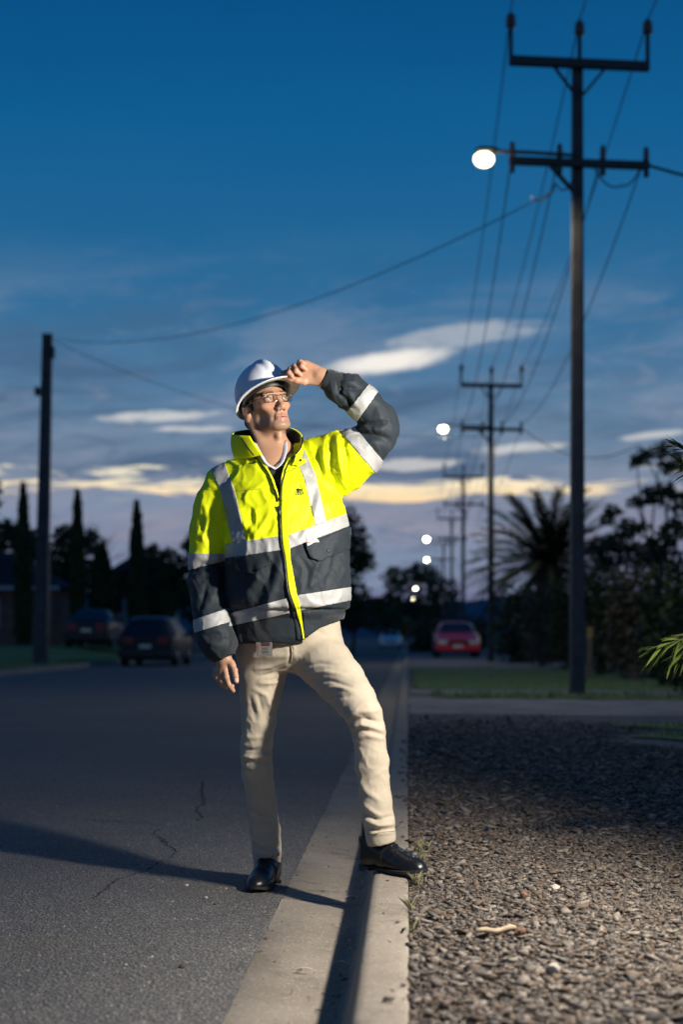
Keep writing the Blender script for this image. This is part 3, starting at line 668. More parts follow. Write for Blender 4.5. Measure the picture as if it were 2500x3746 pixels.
# a bare one behind the far pole
bt_ = tag(empty('bare_tree', ((230 - CX) * 70 / F, 70, .3)), 'leafless tree with thin twigs behind the far-side pole', 'tree', 'trees beyond the street'); mb = MB(); rb = random.Random(3)
def twigs(a, d, L, r, dep):
    b = a + d * L; limb(mb, a, b, r, r * .6, rb, .06, 4)
    if dep == 0: return
    for _ in range(3 if dep > 1 else 4):
        nd = (d + Vector((rb.gauss(0, .5), rb.gauss(0, .5), rb.gauss(.15, .25)))).normalized(); twigs(a.lerp(b, rb.uniform(.5, 1)), nd, L * rb.uniform(.55, .78), r * .55, dep - 1)
twigs(Vector((0, 0, -.2)), Vector((.02, 0, 1)), 3.2, .10, 4); mb.build('branches', bark, bt_, True)
tree('bush', 1462, .1, 118, [(1450, 2285, 45, 40), (1490, 2300, 45, 45), (1440, 2330, 50, 40)], 'yellowish brown bush behind the pale oncoming car', m=lf_yel, seed=18, size=.22, cat='bush', group='bushes along the street')
tree('bush', 1570, VZ, 74, [(1540, 2330, 45, 55), (1590, 2320, 50, 55), (1560, 2370, 75, 35)], 'dark rounded bush between the pale car and the red car', seed=19, size=.16, cat='bush', group='bushes along the street')
tree('bush', 1720, VZ, 70, [(1650, 2300, 50, 50), (1720, 2290, 55, 45), (1780, 2310, 50, 60), (1710, 2350, 100, 45)], 'green bush behind the red car', m=lf_mid, seed=20, size=.16, cat='bush', group='bushes along the street')
for i, (px_, Y, top_y, w_, lab) in enumerate((a_, b_, c_ - 75, d_, e_) for a_, b_, c_, d_, e_ in [(1880, 44, 2200, 95, 'dark bush behind the letterbox'), (1985, 39, 2190, 90, 'dark bush under the palm tree'), (2085, 34.5, 2160, 95, 'dark bush left of the near power pole'), (2200, 30, 2120, 105, 'tall dark bush right of the near power pole'),
                                         (2320, 26.5, 2110, 115, 'tall dark bush below the gum trees'), (2450, 23, 2120, 125, 'dark bush near the right edge of the picture'), (2560, 19.5, 2120, 150, 'nearest dark bush of the row, cut by the right edge')]):
    yb = HY + (CH - VZ) * F / Y; mid_ = (top_y + yb) / 2; hh = (yb - top_y) / 2
    tree('bush', px_, VZ, Y, [(px_ - w_ * .3, mid_ - hh * .35, w_ * .62, hh * .62), (px_ + w_ * .35, mid_ - hh * .25, w_ * .6, hh * .66), (px_, mid_ + hh * .2, w_ * .95, hh * .62), (px_ + w_ * .1, yb - hh * .35, w_ * .9, hh * .35)], lab, m=(lf_dark, lf_brn, lf_dark)[i % 3], seed=30 + i, size=.085, dens=1.1, cat='bush', group='row of bushes on the right', depth=.7)
# gum trees
gum = [(2362, 1668, 42, 34), (2330, 1690, 30, 24), (2420, 1650, 40, 34), (2470, 1690, 60, 46), (2400, 1812, 62, 40), (2440, 1800, 45, 42), (2330, 1838, 40, 22), (2490, 1840, 40, 50), (2250, 1868, 34, 24), (2225, 1892, 28, 30)]
tree('gum_tree', 2420, VZ, 50, gum + [(2480, 1930, 60, 50), (2420, 1990, 70, 50), (2350, 1930, 40, 24)], 'tall open gum tree with clumped leaves at the right edge', seed=41, size=.13, dens=.85, trunk_r=.14, long=1.3, group='gum trees on the right')
tree('gum_tree', 2260, VZ, 54, [(2300, 1930, 46, 36), (2260, 1990, 70, 45), (2200, 2010, 60, 50), (2320, 2030, 60, 40), (2380, 2050, 60, 40), (2230, 2060, 60, 30), (2460, 2060, 70, 60)], 'lower spreading gum tree right of the palm', seed=42, size=.13, dens=.85, trunk_r=.13, long=1.3, group='gum trees on the right')
tree('tree', -40, .3, 40, [(-20, 1790, 30, 50), (-40, 1850, 40, 50), (-90, 1900, 60, 80)], 'dark tree just reaching in at the left edge', seed=43, size=.14)
# date palm
pY = 47.0; pk_ = pY / F; pc = P(2010, 2075, pY); palm = tag(empty('palm_tree', (pc[0], pY, VZ)), 'dark date palm with arching fronds between the two power poles', 'palm tree')
zc_ = pc[2] - VZ; MB().lathe([(.42, -.2), (.40, zc_ * .5), (.46, zc_ * .8), (.50, zc_ * .95), (.3, zc_ * 1.05)], n=12).build('trunk', bark, palm, True)
fr_v = []; fr_f = []; rp = np.random.default_rng(8)
for i in range(96):
    az_ = i * 2.39996; el_ = math.asin(min(.98, -.25 + 1.2 * (i / 95) ** .8)); L = rp.uniform(2.5, 3.1); d = np.array([math.cos(az_) * math.cos(el_), math.sin(az_) * math.cos(el_), math.sin(el_)]); hz = np.array([math.cos(az_), math.sin(az_), 0])
    mbf = []; ns = 16; pts = []
    p = np.array([0, 0, zc_]); dd = d.copy()
    for s_ in range(ns + 1): pts.append(p.copy()); p = p + dd * (L / ns); dd = dd + np.array([0, 0, -.058]) * (1 if s_ > 3 else .4); dd /= np.linalg.norm(dd)
    side_ = np.cross(d, [0, 0, 1]); side_ /= max(1e-6, np.linalg.norm(side_)); vv = []; ff = []
    for s_ in range(ns):                               # rachis
        w_ = .03 * (1 - s_ / ns) + .006; vv += [pts[s_] - side_ * w_, pts[s_] + side_ * w_]
    for s_ in range(ns - 1): ff.append((2 * s_, 2 * s_ + 1, 2 * s_ + 3, 2 * s_ + 2))
    for s_ in np.linspace(2.0, ns - .2, 40):
        k0 = int(s_); q = pts[k0] + (pts[min(k0 + 1, ns)] - pts[k0]) * (s_ - k0); tdir = pts[min(k0 + 1, ns)] - pts[k0]; tdir = tdir / np.linalg.norm(tdir); ll = .46 * math.sin(math.pi * min(1, .15 + .85 * (1 - s_ / ns))) ** .6 * rp.uniform(.8, 1.1)
        for sg in (-1, 1):
            ld = tdir * .85 + side_ * sg * .55 + np.array([0, 0, rp.uniform(-.25, .25)]); ld /= np.linalg.norm(ld); b = len(vv); vv += [q - tdir * .042, q + tdir * .042, q + ld * ll + tdir * .03, q + ld * ll]; ff.append((b, b + 1, b + 2, b + 3))
    me = bpy.data.meshes.new('frond'); me.from_pydata([tuple(x) for x in vv], [], ff); me.materials.append(lf_palm); link('frond', me, palm)

# shrub at the right edge, close to the flash: narrow drooping leaves
sh_m = leafm('shrub_leaf', (.055, .085, .014), (.10, .135, .024)); shrub = tag(empty('shrub', (1.75, 5.35, VZ)), 'shrub with narrow green leaves reaching in at the right edge', 'shrub')
so_ = np.array([1.75, 5.35, VZ]); rs_ = np.random.default_rng(12)
def branch(pts, nleaf, L, seed, droop=.35):
    r = np.random.default_rng(seed); pts = np.array([np.array(p) - so_ for p in pts]); q = []
    n = 24; m = len(pts)
    for x in np.linspace(0, m - 1, n): i = min(int(x), m - 2); q.append(pts[i] + (pts[i + 1] - pts[i]) * (x - i))
    q = np.array(q); br = MB().tube([tuple(x) for x in q], [.006 - .0045 * i / n for i in range(n)], 6).build('branch', bark, shrub, True)
    vv = []; ff = []
    for k in range(nleaf):
        u = .30 + .70 * (k + r.random()) / nleaf; x = u * (n - 1); i = min(int(x), n - 2); p = q[i] + (q[i + 1] - q[i]) * (x - i); t = q[i + 1] - q[i]; t /= np.linalg.norm(t)
        a = k * 2.4 + r.uniform(-.4, .4); e = np.cross(t, [0, 0, 1]); e /= max(1e-6, np.linalg.norm(e)); g = np.cross(e, t); d = t * r.uniform(.65, 1.0) + (e * math.cos(a) + g * math.sin(a)) * r.uniform(.35, .7) + np.array([0, 0, -droop * r.random()]); d /= np.linalg.norm(d)
        s = np.cross(d, [0, 0, 1]) + r.normal(0, .35, 3); s -= d * (s @ d); s /= np.linalg.norm(s); nn = np.cross(d, s); l = L * r.uniform(.65, 1.15); w_ = l * .055; b = len(vv)
        for tt, ww, dz_ in ((0, .25, 0), (.25, .85, .0), (.5, 1.0, -.01), (.78, .65, -.035), (1.0, .04, -.075)):
            c = p + d * l * tt + np.array([0, 0, dz_ * l * 2]); vv += [c - s * w_ * ww + nn * w_ * .3 * ww, c, c + s * w_ * ww + nn * w_ * .3 * ww]
        for j in range(4):
            for h in (0, 1): ff.append((b + j * 3 + h, b + j * 3 + h + 1, b + j * 3 + h + 4, b + j * 3 + h + 3))
    me = bpy.data.meshes.new('leaves'); me.from_pydata([tuple(x) for x in vv], [], ff); me.materials.append(sh_m)
    for p_ in me.polygons: p_.use_smooth = True
    link('leaves', me, br)
SY = 5.0
branch([(1.75, 5.35, .45), P(2620, 2300, SY), P(2520, 2330, SY), P(2455, 2352, SY - .02), P(2400, 2372, SY - .03)], 46, .105, 1)
branch([(1.75, 5.35, .45), P(2640, 2330, SY + .05), P(2540, 2370, SY + .05), P(2470, 2400, SY + .04)], 34, .095, 2, .6)
branch([(1.75, 5.35, 1.0), P(2600, 1700, SY + .1), P(2520, 1650, SY + .1), P(2470, 1628, SY + .1)], 40, .085, 3, .2)
branch([(1.75, 5.35, 1.0), P(2620, 1760, SY + .15), P(2540, 1720, SY + .15), P(2490, 1690, SY + .12)], 34, .085, 4, .4)
for i in range(46):
    a = rs_.uniform(0, 6.283); rr = rs_.uniform(.12, .42); z = rs_.uniform(.25, 2.0); tip = np.array([1.80 + rr * math.cos(a), 5.35 + rr * math.sin(a) * 1.1, z])
    branch([(1.75, 5.35, max(.1, z - .5)), (np.array([1.75, 5.35, z - .15]) + tip) / 2, tip], 26, .10, 50 + i)
MB().tube([(0, 0, -.1), (.03, 0, .6), (-.02, .04, 1.2), (.03, 0, 1.8)], [.03, .025, .018, .008], 7).build('stem', bark, shrub, True)

# ================================================================== HOUSES, HILL, SMALL THINGS
wall_b = mat('brick_wall', (.16, .10, .08), .9, var=.3, vscale=3); wall_p = mat('render_wall', (.32, .33, .36), .85, var=.15, vscale=2); roof_m = mat('roof_sheet', (.035, .037, .04), .95, spec=.1, var=.25, vscale=2); fascia_m = mat('fascia_white', (.42, .42, .44), .6); win_m = mat('window_glass', (.02, .025, .03), .1)
def house(x0, x1, y0, y1, ze, zr, wm, label, base=.3):
    cx, cy = (x0 + x1) / 2, (y0 + y1) / 2; h = tag(empty('house', (cx, cy, base)), label, 'house', 'houses across the road'); a, b = (x1 - x0) / 2, (y1 - y0) / 2; e = ze - base; rz = zr - base
    MB().box((-a, -b, -.3), (a, b, e)).build('wall', wm, h)
    o = .45; rid = max(.3, a - b); mb = MB(); v = [(-a - o, -b - o, e), (a + o, -b - o, e), (a + o, b + o, e), (-a - o, b + o, e), (-rid, 0, rz), (rid, 0, rz)]
    mb.add(v, [(0, 1, 5, 4), (1, 2, 5), (2, 3, 4, 5), (3, 0, 4), (3, 2, 1, 0)]); rf = mb.build('roof', roof_m, h)
    MB().box((-a - o - .02, -b - o - .08, e - .13), (a + o + .02, -b - o - .003, e + .05)).build('fascia', fascia_m, rf)
    for x in (-a * .55, a * .45):
        wo = MB().box((x - .8, -b - .06, e - 1.75), (x + .8, -b - .003, e - .55)).build('window', fascia_m, h); MB().box((x - .72, -b - .08, e - 1.67), (x + .72, -b - .062, e - .63)).build('pane', win_m, wo)
    return h
house(-24.5, -13.2, 64.5, 72, 3.15, 5.3, wall_b, 'low dark brick house with a pale fascia behind the far pole')
house(-14.6, -10.5, 84, 92, 4.0, 6.0, wall_p, 'pale rendered house glimpsed between the cypresses')
# raised front yards on the far side
gx, gy = np.meshgrid(np.linspace(0, 1, 12), np.linspace(44, 62, 10)); yx = np.array([LX(s) for s in gy.ravel()]) - .5 - gx.ravel() * 22; zz_ = VZ + .006 + .42 * np.clip(gx.ravel() * 22 / 2.2, 0, 1) ** 1.4 * np.clip((gy.ravel() - 44) / 3, 0, 1)
fq = [(j * 12 + i, j * 12 + i + 1, (j + 1) * 12 + i + 1, (j + 1) * 12 + i) for j in range(9) for i in range(11)]
o = link('front_yard', np_mesh('front_yard', np.stack([yx, gy.ravel(), zz_], 1), np.array(fq)[:, ::-1], [grass_m])); o['kind'] = 'structure'
# hills on the horizon
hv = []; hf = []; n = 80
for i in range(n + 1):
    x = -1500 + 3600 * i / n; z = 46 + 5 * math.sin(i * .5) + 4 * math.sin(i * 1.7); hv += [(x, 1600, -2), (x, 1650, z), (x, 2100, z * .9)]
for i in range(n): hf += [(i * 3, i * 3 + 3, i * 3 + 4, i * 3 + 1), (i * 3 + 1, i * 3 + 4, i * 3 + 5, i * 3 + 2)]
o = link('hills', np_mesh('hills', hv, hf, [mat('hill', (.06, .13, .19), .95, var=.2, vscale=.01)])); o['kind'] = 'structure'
lb = tag(empty('letterbox', (*P(1878, 2400, 46)[:2], VZ)), 'letterbox on a post beside the second power pole', 'letterbox'); timber = mat('timber', (.14, .11, .09), .9, var=.3, vscale=5)
MB().box((-.06, -.06, -.2), (.06, .06, .72)).build('post', timber, lb); bx_ = MB().box((-.20, -.17, .72), (.20, .17, .92)).build('box', mat('letterbox_paint', (.10, .13, .15), .5), lb); MB().box((-.13, -.176, .84), (.13, -.171, .87)).build('slot', blk if 'blk' in globals() else dark_st, bx_)
mp = tag(empty('marker_post', (*P(2158, 2480, 27)[:2], VZ)), 'short timber post with a yellow marker behind the near power pole', 'post')
MB().box((-.045, -.045, -.2), (.045, .045, 1.0)).build('post', timber, mp); MB().box((-.055, -.055, .78), (.055, -.047, .98)).build('marker', mat('marker_yellow', (.30, .24, .08), .5), mp)
stone('rock', (5.7, 45.0, VZ + .1), (.45, .3, .22), st_d, 'low rock beside the letterbox', 'rock', seed=51)

# ================================================================== CARS
tyre_m = mat('tyre', (.012, .012, .013), .85); rimc = mat('wheel_rim', (.22, .22, .23), .4, metal=.7); glass_c = mat('car_glass', (.012, .016, .020), .06, spec=.7); trim_m = mat('car_trim', (.02, .02, .022), .6)
def car(label, loc, rz, paint, st, L, hw, plate_col=(.62, .60, .52), tail=True, wheels=.31):
    """st: stations (y from the rear bumper forward, zbot, zbelt, zroof, half width at roof)"""
    root = tag(empty('parked_car', loc, rz), label, 'car', 'cars in the street')
    v = []; f = []; nsec = 9
    for (y, zb, zm, zr, wr) in st:
        w_ = hw * (1 - .10 * (1 - min(1, min(y, L - y) / .35))); cab = zr > zm + .02
        sec_ = [(0, zr), (wr * .7, zr - .012), (wr, zr - .06 if cab else zr - .02), (w_ * .965 if cab else w_ * .90, zm + .0), (w_ * .995, zm - .10), (w_, zm - .25), (w_ * .99, zb + .16), (w_ * .95, zb + .02), (w_ * .8, zb)]
        for x, z in sec_: v.append((x, y, z))
        for x, z in sec_: v.append((-x, y, z))
    N2 = nsec * 2
    for i in range(len(st) - 1):
        for k in range(nsec - 1):
            f.append((i * N2 + k, i * N2 + k + 1, (i + 1) * N2 + k + 1, (i + 1) * N2 + k)); f.append((i * N2 + nsec + k + 1, i * N2 + nsec + k, (i + 1) * N2 + nsec + k, (i + 1) * N2 + nsec + k + 1))
        f.append((i * N2 + nsec - 1, i * N2 + N2 - 1, (i + 1) * N2 + N2 - 1, (i + 1) * N2 + nsec - 1))
    for i in (0, len(st) - 1):
        a = [i * N2 + k for k in range(nsec)]; b = [i * N2 + nsec + k for k in range(nsec - 1, -1, -1)]; f.append(tuple(a + b))
    me = bpy.data.meshes.new('body'); me.from_pydata(v, [], f); bm = bmesh.new(); bm.from_mesh(me); bmesh.ops.remove_doubles(bm, verts=bm.verts, dist=1e-4); bmesh.ops.recalc_face_normals(bm, faces=bm.faces); bm.to_mesh(me); bm.free(); me.materials.append(paint)
    for p_ in me.polygons: p_.use_smooth = True
    b_o = link('body', me, root); md = b_o.modifiers.new('es', 'EDGE_SPLIT'); md.split_angle = R(38)
    cab = [s for s in st if s[3] > s[2] + .02]; c0, c1 = cab[0], cab[-1]; i0, i1 = st.index(c0), st.index(c1); r0, r1 = st[i0 - 1], st[i1 + 1]
    def screen(lo_s, hi_s, name):                      # sloping front / rear screen
        (ya, _, zma, zra, wa), (yb, _, zmb, zrb, wb) = lo_s, hi_s; d = .02 if yb > ya else -.02
        t0, t1 = .10, .90; za, zb_ = max(zra, zma), zrb; w0, w1 = hw * .86, wb * .92
        g = lambda t, w_: [(-w_, ya + (yb - ya) * t - d, za + (zb_ - za) * t + .012), (w_, ya + (yb - ya) * t - d, za + (zb_ - za) * t + .012)]
        q0, q1 = g(t0, w0 * .97 - (w0 - w1) * t0), g(t1, w1); back = [(x, y + d * .9, z - .01) for x, y, z in q0 + q1]
        MB().add(q0 + q1 + back, [(0, 1, 3, 2), (0, 2, 6, 4), (1, 5, 7, 3), (2, 3, 7, 6), (0, 4, 5, 1)]).build(name, glass_c, root)
    screen(r0, c0, 'rear_window'); screen(r1, c1, 'windscreen')
    for s in (-1, 1):                                   # side glass
        ys = np.linspace(c0[0] + .08, c1[0] - .05, 3)
        for ya, yb in ((ys[0], ys[1] - .05), (ys[1] + .05, ys[2])):
            zt = c0[3] - .13; zb_ = c0[2] + .05; q = [(s * (hw * .955), ya, zb_), (s * (hw * .955), yb, zb_), (s * (c0[4] + .02), yb - .06, zt), (s * (c0[4] + .02), ya + .06, zt)]
            MB().add([(x + s * .012, y, z) for x, y, z in q] + [(x - s * .02, y, z) for x, y, z in q], [(0, 1, 2, 3), (0, 4, 5, 1), (1, 5, 6, 2), (2, 6, 7, 3), (3, 7, 4, 0)]).build('side_window', glass_c, root)
        for y in (.78, L - .85):                        # wheels
            M_ = Matrix.Translation((s * (hw - .10), y, wheels)) @ Matrix.Rotation(R(90), 4, 'Y'); wo = MB().lathe([(wheels * .6, -.09), (wheels * .94, -.1), (wheels, -.06), (wheels, .06), (wheels * .94, .1), (wheels * .6, .09)], n=20, M=M_).build('wheel', tyre_m, root, True)
            MB().lathe([(.03, .09 * s), (wheels * .58, .075 * s), (wheels * .62, .095 * s)], n=14, M=M_).build('rim', rimc, wo, True)
        MB().box((s * hw - (.02 if s > 0 else .16), L * .60, c0[2] + .02), (s * hw + (.16 if s > 0 else .02), L * .60 + .1, c0[2] + .16)).build('mirror', trim_m, root)
        zt_ = st[0][2]
        MB().box((s * hw * .60 - .16, -.025, zt_ - .20), (s * hw * .60 + .18 if s > 0 else s * hw * .60 + .16, .06, zt_ + .02)).build('tail_light', mat('tail_lens', (.20, .012, .012), .15), root)
        zf = st[-1][2]; MB().box((s * hw * .64 - .20, L - .10, zf - .18), (s * hw * .64 + .20, L + .02, zf - .02)).build('headlight', mat('headlight_glass', (.55, .58, .62), .1), root)
    MB().box((-hw * .98, -.07, .30), (hw * .98, .05, .50)).build('bumper', trim_m if tail else paint, root); MB().box((-hw * .98, L - .05, .28), (hw * .98, L + .07, .48)).build('bumper', paint, root)
    MB().box((-hw * .5, L - .02, .52), (hw * .5, L + .03, .64)).build('grille', trim_m, root)
    pm = mat('plate_%d' % int(plate_col[2] * 100), plate_col, .4)
    MB().box((-.19, -.085, .56), (.19, -.074, .68)).build('number_plate', pm, root); MB().box((-.19, L + .072, .38), (.19, L + .083, .50)).build('number_plate', pm, root)
    MB().box((-hw * .85, .3, .17), (hw * .85, L - .3, .30)).build('underbody', trim_m, root)
    return root
hatch_st = [(.0, .28, .86, .865, .60), (.06, .24, .93, .935, .62), (.42, .22, .95, 1.40, .58), (.75, .2, .95, 1.46, .60), (1.7, .2, .94, 1.47, .60), (2.35, .2, .93, 1.42, .58), (3.05, .2, .93, .95, .62), (3.75, .22, .84, .85, .6), (4.05, .26, .70, .705, .5)]
sedan_st = [(.0, .28, .84, .845, .6), (.07, .24, .93, .935, .62), (.62, .22, .95, .96, .62), (1.22, .2, .94, 1.38, .55), (1.55, .2, .94, 1.42, .57), (2.3, .2, .93, 1.42, .57), (2.65, .2, .93, 1.37, .55), (3.35, .2, .93, .95, .62), (4.2, .22, .82, .83, .6), (4.5, .26, .70, .705, .5)]
HZ = math.atan(.0466)
navy_p = mat('paint_dark_blue', (.010, .014, .026), .45, spec=.3, coat=.05); grey_p2 = mat('paint_dark_grey', (.022, .022, .028), .45, spec=.3, coat=.15); red_p = mat('paint_red', (.60, .018, .045), .3, coat=.15); pale_p = mat('paint_pale', (.74, .80, .84), .3, coat=.15)
car('dark blue hatchback parked at the far kerb with its back to us', (-6.1, 44.2, 0), -HZ, navy_p, [(y_, a_, m_ * 1.05, r_2 * 1.07, w_) for y_, a_, m_, r_2, w_ in hatch_st], 4.05, .90)
car('dark sedan parked in the front yard beyond the far pole', (-9.35, 52.0, .535), -HZ + R(4), grey_p2, sedan_st, 4.5, .86)
car('red sedan parked on the apron facing us, beside the second pole', (4.63, 59.0, VZ - .005), R(180) - R(2), red_p, sedan_st, 4.5, .86, tail=False)
car('pale sedan far down the road coming towards us', (4.05, 116.0, 0), R(180) - HZ, pale_p, sedan_st, 4.5, .86, tail=False)

# ================================================================== THE MAN
# distance-field modelling: smooth unions of tapered limbs and ellipsoids, skinned with surface nets
class Field:
    def __init__(s): s.ops = []
    def add(s, fn, c, r, k=.01, op='u'): s.ops.append((fn, np.asarray(c, float), float(r), k, op)); return s
    def cap(s, a, b, ra, rb=None, k=.01, op='u', sq=None):
        """tapered limb; sq=(dir, factor) flattens the section along dir"""
        a = np.asarray(a, float); b = np.asarray(b, float); rb = ra if rb is None else rb; ab = b - a; L2 = max(1e-12, ab @ ab)
        if sq is not None: dr = np.asarray(sq[0], float); dr = dr / np.linalg.norm(dr); q = 1 / sq[1] - 1
        def fn(p):
            t = np.clip(((p - a) @ ab) / L2, 0, 1); d = p - (a + t[:, None] * ab)
            if sq is not None: d = d + (d @ dr)[:, None] * dr * q
            return np.linalg.norm(d, axis=1) - (ra + (rb - ra) * t)
        return s.add(fn, (a + b) / 2, math.sqrt(L2) / 2 + max(ra, rb), k, op)
    def chain(s, pts, rs, k=.01, op='u', sq=None):
        for i in range(len(pts) - 1): s.cap(pts[i], pts[i + 1], rs[i], rs[i + 1], k if i == 0 else min(k, .012), op, sq)
        return s
    def ell(s, c, r, k=.01, op='u', M=None):
        c = np.asarray(c, float); r = np.asarray(r, float)
        def fn(p):
            q = p - c
            if M is not None: q = q @ M
            k0 = np.linalg.norm(q / r, axis=1); k1 = np.linalg.norm(q / (r * r), axis=1)
            return np.where(k1 > 1e-9, k0 * (k0 - 1) / np.maximum(k1, 1e-9), -r.min())
        return s.add(fn, c, r.max(), k, op)
    def loft(s, secs, k=.02, n=2.3, op='u'):
        """secs: rows z, cx, cy, rx, ry"""
        S_ = np.asarray(sorted(secs), float); z0, z1 = S_[0, 0], S_[-1, 0]
        def fn(p):
            z = np.clip(p[:, 2], z0, z1); cx, cy, rx, ry = [np.interp(z, S_[:, 0], S_[:, i]) for i in (1, 2, 3, 4)]
            x = np.abs(p[:, 0] - cx) / rx; y = np.abs(p[:, 1] - cy) / ry
            d = ((x ** n + y ** n) ** (1 / n) - 1) * np.minimum(rx, ry)
            dz = np.maximum(z0 - p[:, 2], p[:, 2] - z1)
            e = np.maximum(d, dz); return np.where((d > 0) & (dz > 0), np.hypot(d, dz), e)
        c = S_.mean(0); return s.add(fn, (c[1], c[2], (z0 + z1) / 2), (z1 - z0) / 2 + S_[:, 3:].max(), k, op)
    def ev(s, p, cen=None, rad=None):
        d = np.full(len(p), 1.0)
        for fn, c, r, k, op in s.ops:
            if cen is not None and np.linalg.norm(cen - c) - r * 1.45 - rad > k + .05: continue
            e = fn(p)
            if op == 'u':
                h = np.maximum(k - np.abs(d - e), 0) / k; d = np.minimum(d, e) - h * h * k * .25
            else:
                e = -e; h = np.maximum(k - np.abs(d - e), 0) / k; d = np.maximum(d, e) + h * h * k * .25
        return d
    def mesh(s, lo, hi, h, extra=None):
        lo = np.asarray(lo, float); hi = np.asarray(hi, float); B = 12
        nb = np.ceil((hi - lo) / (h * B)).astype(int); n = nb * B + 1
        vol = np.full(n, 1.0, np.float32)
        ax = np.arange(B + 1) * h; g = np.stack(np.meshgrid(ax, ax, ax, indexing='ij'), -1).reshape(-1, 3)
        rad = h * B * .5 * math.sqrt(3)
        for i in range(nb[0]):
            for j in range(nb[1]):
                for kk in range(nb[2]):
                    o = lo + np.array([i, j, kk]) * (h * B); cen = o + h * B / 2
                    d0 = s.ev(cen[None], cen, 0.0)[0]
                    if d0 > rad * 1.5 + .01 or d0 < -rad * 2.2 - .012:
                        if d0 < 0: vol[i * B:i * B + B + 1, j * B:j * B + B + 1, kk * B:kk * B + B + 1] = np.minimum(vol[i * B:i * B + B + 1, j * B:j * B + B + 1, kk * B:kk * B + B + 1], -1)
                        continue
                    p = g + o; d = s.ev(p, cen, rad)
                    if extra is not None: d = extra(p, d)
                    vol[i * B:i * B + B + 1, j * B:j * B + B + 1, kk * B:kk * B + B + 1] = d.reshape(B + 1, B + 1, B + 1)
        return nets(vol, lo, h)
def nets(vol, lo, h):
    ins = vol < 0; n = np.array(vol.shape) - 1
    cnt = np.zeros(n, np.int8)
    for a in (0, 1):
        for b in (0, 1):
            for c in (0, 1): cnt += ins[a:a + n[0], b:b + n[1], c:c + n[2]]
    idx = np.argwhere((cnt > 0) & (cnt < 8)); ids = np.full(n, -1, np.int32); ids[tuple(idx.T)] = np.arange(len(idx))
    acc = np.zeros((len(idx), 3)); num = np.zeros(len(idx))
    cs = [(a, b, c) for a in (0, 1) for b in (0, 1) for c in (0, 1)]
    for i, p in enumerate(cs):
        for q in cs[i + 1:]:
            if sum(abs(x - y) for x, y in zip(p, q)) != 1: continue
            va = vol[tuple((idx + p).T)]; vb = vol[tuple((idx + q).T)]; m = (va < 0) != (vb < 0)
            t = np.where(m, va / np.where(m, va - vb, 1), 0)
            pos = np.array(p) + t[:, None] * (np.array(q) - np.array(p)); acc += pos * m[:, None]; num += m
    V = lo + (idx + acc / num[:, None]) * h; faces = []
    for ax in range(3):
        u, v = [(1, 2), (2, 0), (0, 1)][ax]
        sl0 = [slice(None)] * 3; sl1 = [slice(None)] * 3; sl0[ax] = slice(0, -1); sl1[ax] = slice(1, None)
        a = ins[tuple(sl0)]; b = ins[tuple(sl1)]; e = np.argwhere(a != b)
        e = e[(e[:, u] > 0) & (e[:, v] > 0) & (e[:, u] < n[u]) & (e[:, v] < n[v]) & (e[:, ax] < n[ax])]
        q = []
        for du, dv in ((-1, -1), (0, -1), (0, 0), (-1, 0)):
            c = e.copy(); c[:, u] += du; c[:, v] += dv; q.append(ids[tuple(c.T)])
        q = np.stack(q, 1); flip = ~a[tuple(e.T)]; q[flip] = q[flip][:, ::-1]; faces.append(q)
    Fq = np.concatenate(faces); Fq = Fq[(Fq >= 0).all(1)]
    return V, Fq
def vnormals(V, Fq):
    fn = np.cross(V[Fq[:, 2]] - V[Fq[:, 0]], V[Fq[:, 3]] - V[Fq[:, 1]]); N = np.zeros_like(V)
    for i in range(4): np.add.at(N, Fq[:, i], fn)
    return N / np.maximum(np.linalg.norm(N, axis=1), 1e-12)[:, None]
def relax(V, Fq, it=1, lam=.5):
    for _ in range(it):
        s_ = np.zeros_like(V); c = np.zeros(len(V))
        for a, b in ((0, 1), (1, 2), (2, 3), (3, 0)):
            np.add.at(s_, Fq[:, a], V[Fq[:, b]]); np.add.at(c, Fq[:, a], 1); np.add.at(s_, Fq[:, b], V[Fq[:, a]]); np.add.at(c, Fq[:, b], 1)
        V = V + lam * (s_ / np.maximum(c, 1)[:, None] - V)
    return V
EYE = np.array([0, 0, CH])
def strokes(V, N, lst):
    """folds: each = (pixel polyline, height in m (+ ridge, - groove), half width px, dYmin, dYmax); real relief on the surface facing the camera"""
    px, py = PX(V); D = np.zeros(len(V)); view = EYE - V; view /= np.linalg.norm(view, axis=1)[:, None]
    fac = np.clip((N * view).sum(1) * 2.2 + .15, 0, 1)
    for st in lst:
        pl, hgt, wd = st[:3]; pl = np.asarray(pl, float)
        box = (px > pl[:, 0].min() - 3 * wd) & (px < pl[:, 0].max() + 3 * wd) & (py > pl[:, 1].min() - 3 * wd) & (py < pl[:, 1].max() + 3 * wd) & (fac > 0)
        if len(st) > 3: box &= (V[:, 1] > st[3]) & (V[:, 1] < st[4])
        ii = np.nonzero(box)[0]
        if not len(ii): continue
        q = np.stack([px[ii], py[ii]], 1); best = np.full(len(ii), 1e9); tt = np.zeros(len(ii)); L = np.concatenate([[0], np.cumsum(np.linalg.norm(np.diff(pl, axis=0), axis=1))])
        for k in range(len(pl) - 1):
            a, b = pl[k], pl[k + 1]; ab = b - a; t = np.clip(((q - a) @ ab) / (ab @ ab), 0, 1); d = np.linalg.norm(q - (a + t[:, None] * ab), axis=1)
            m = d < best; best[m] = d[m]; tt[m] = (L[k] + t[m] * (L[k + 1] - L[k])) / L[-1]
        taper = np.sin(np.clip(tt * .84 + .08, 0, 1) * math.pi) ** .7
        D[ii] += hgt * taper * np.exp(-(best / wd) ** 2) * fac[ii]
    return D

YP = 5.2
def Q(px, py, dy=0.0): return P(px, py, YP + dy)
man = empty('person', (0, 0, 0))
tag(man, 'man in white hard hat and yellow hi-vis jacket, one foot on the kerb', 'person')

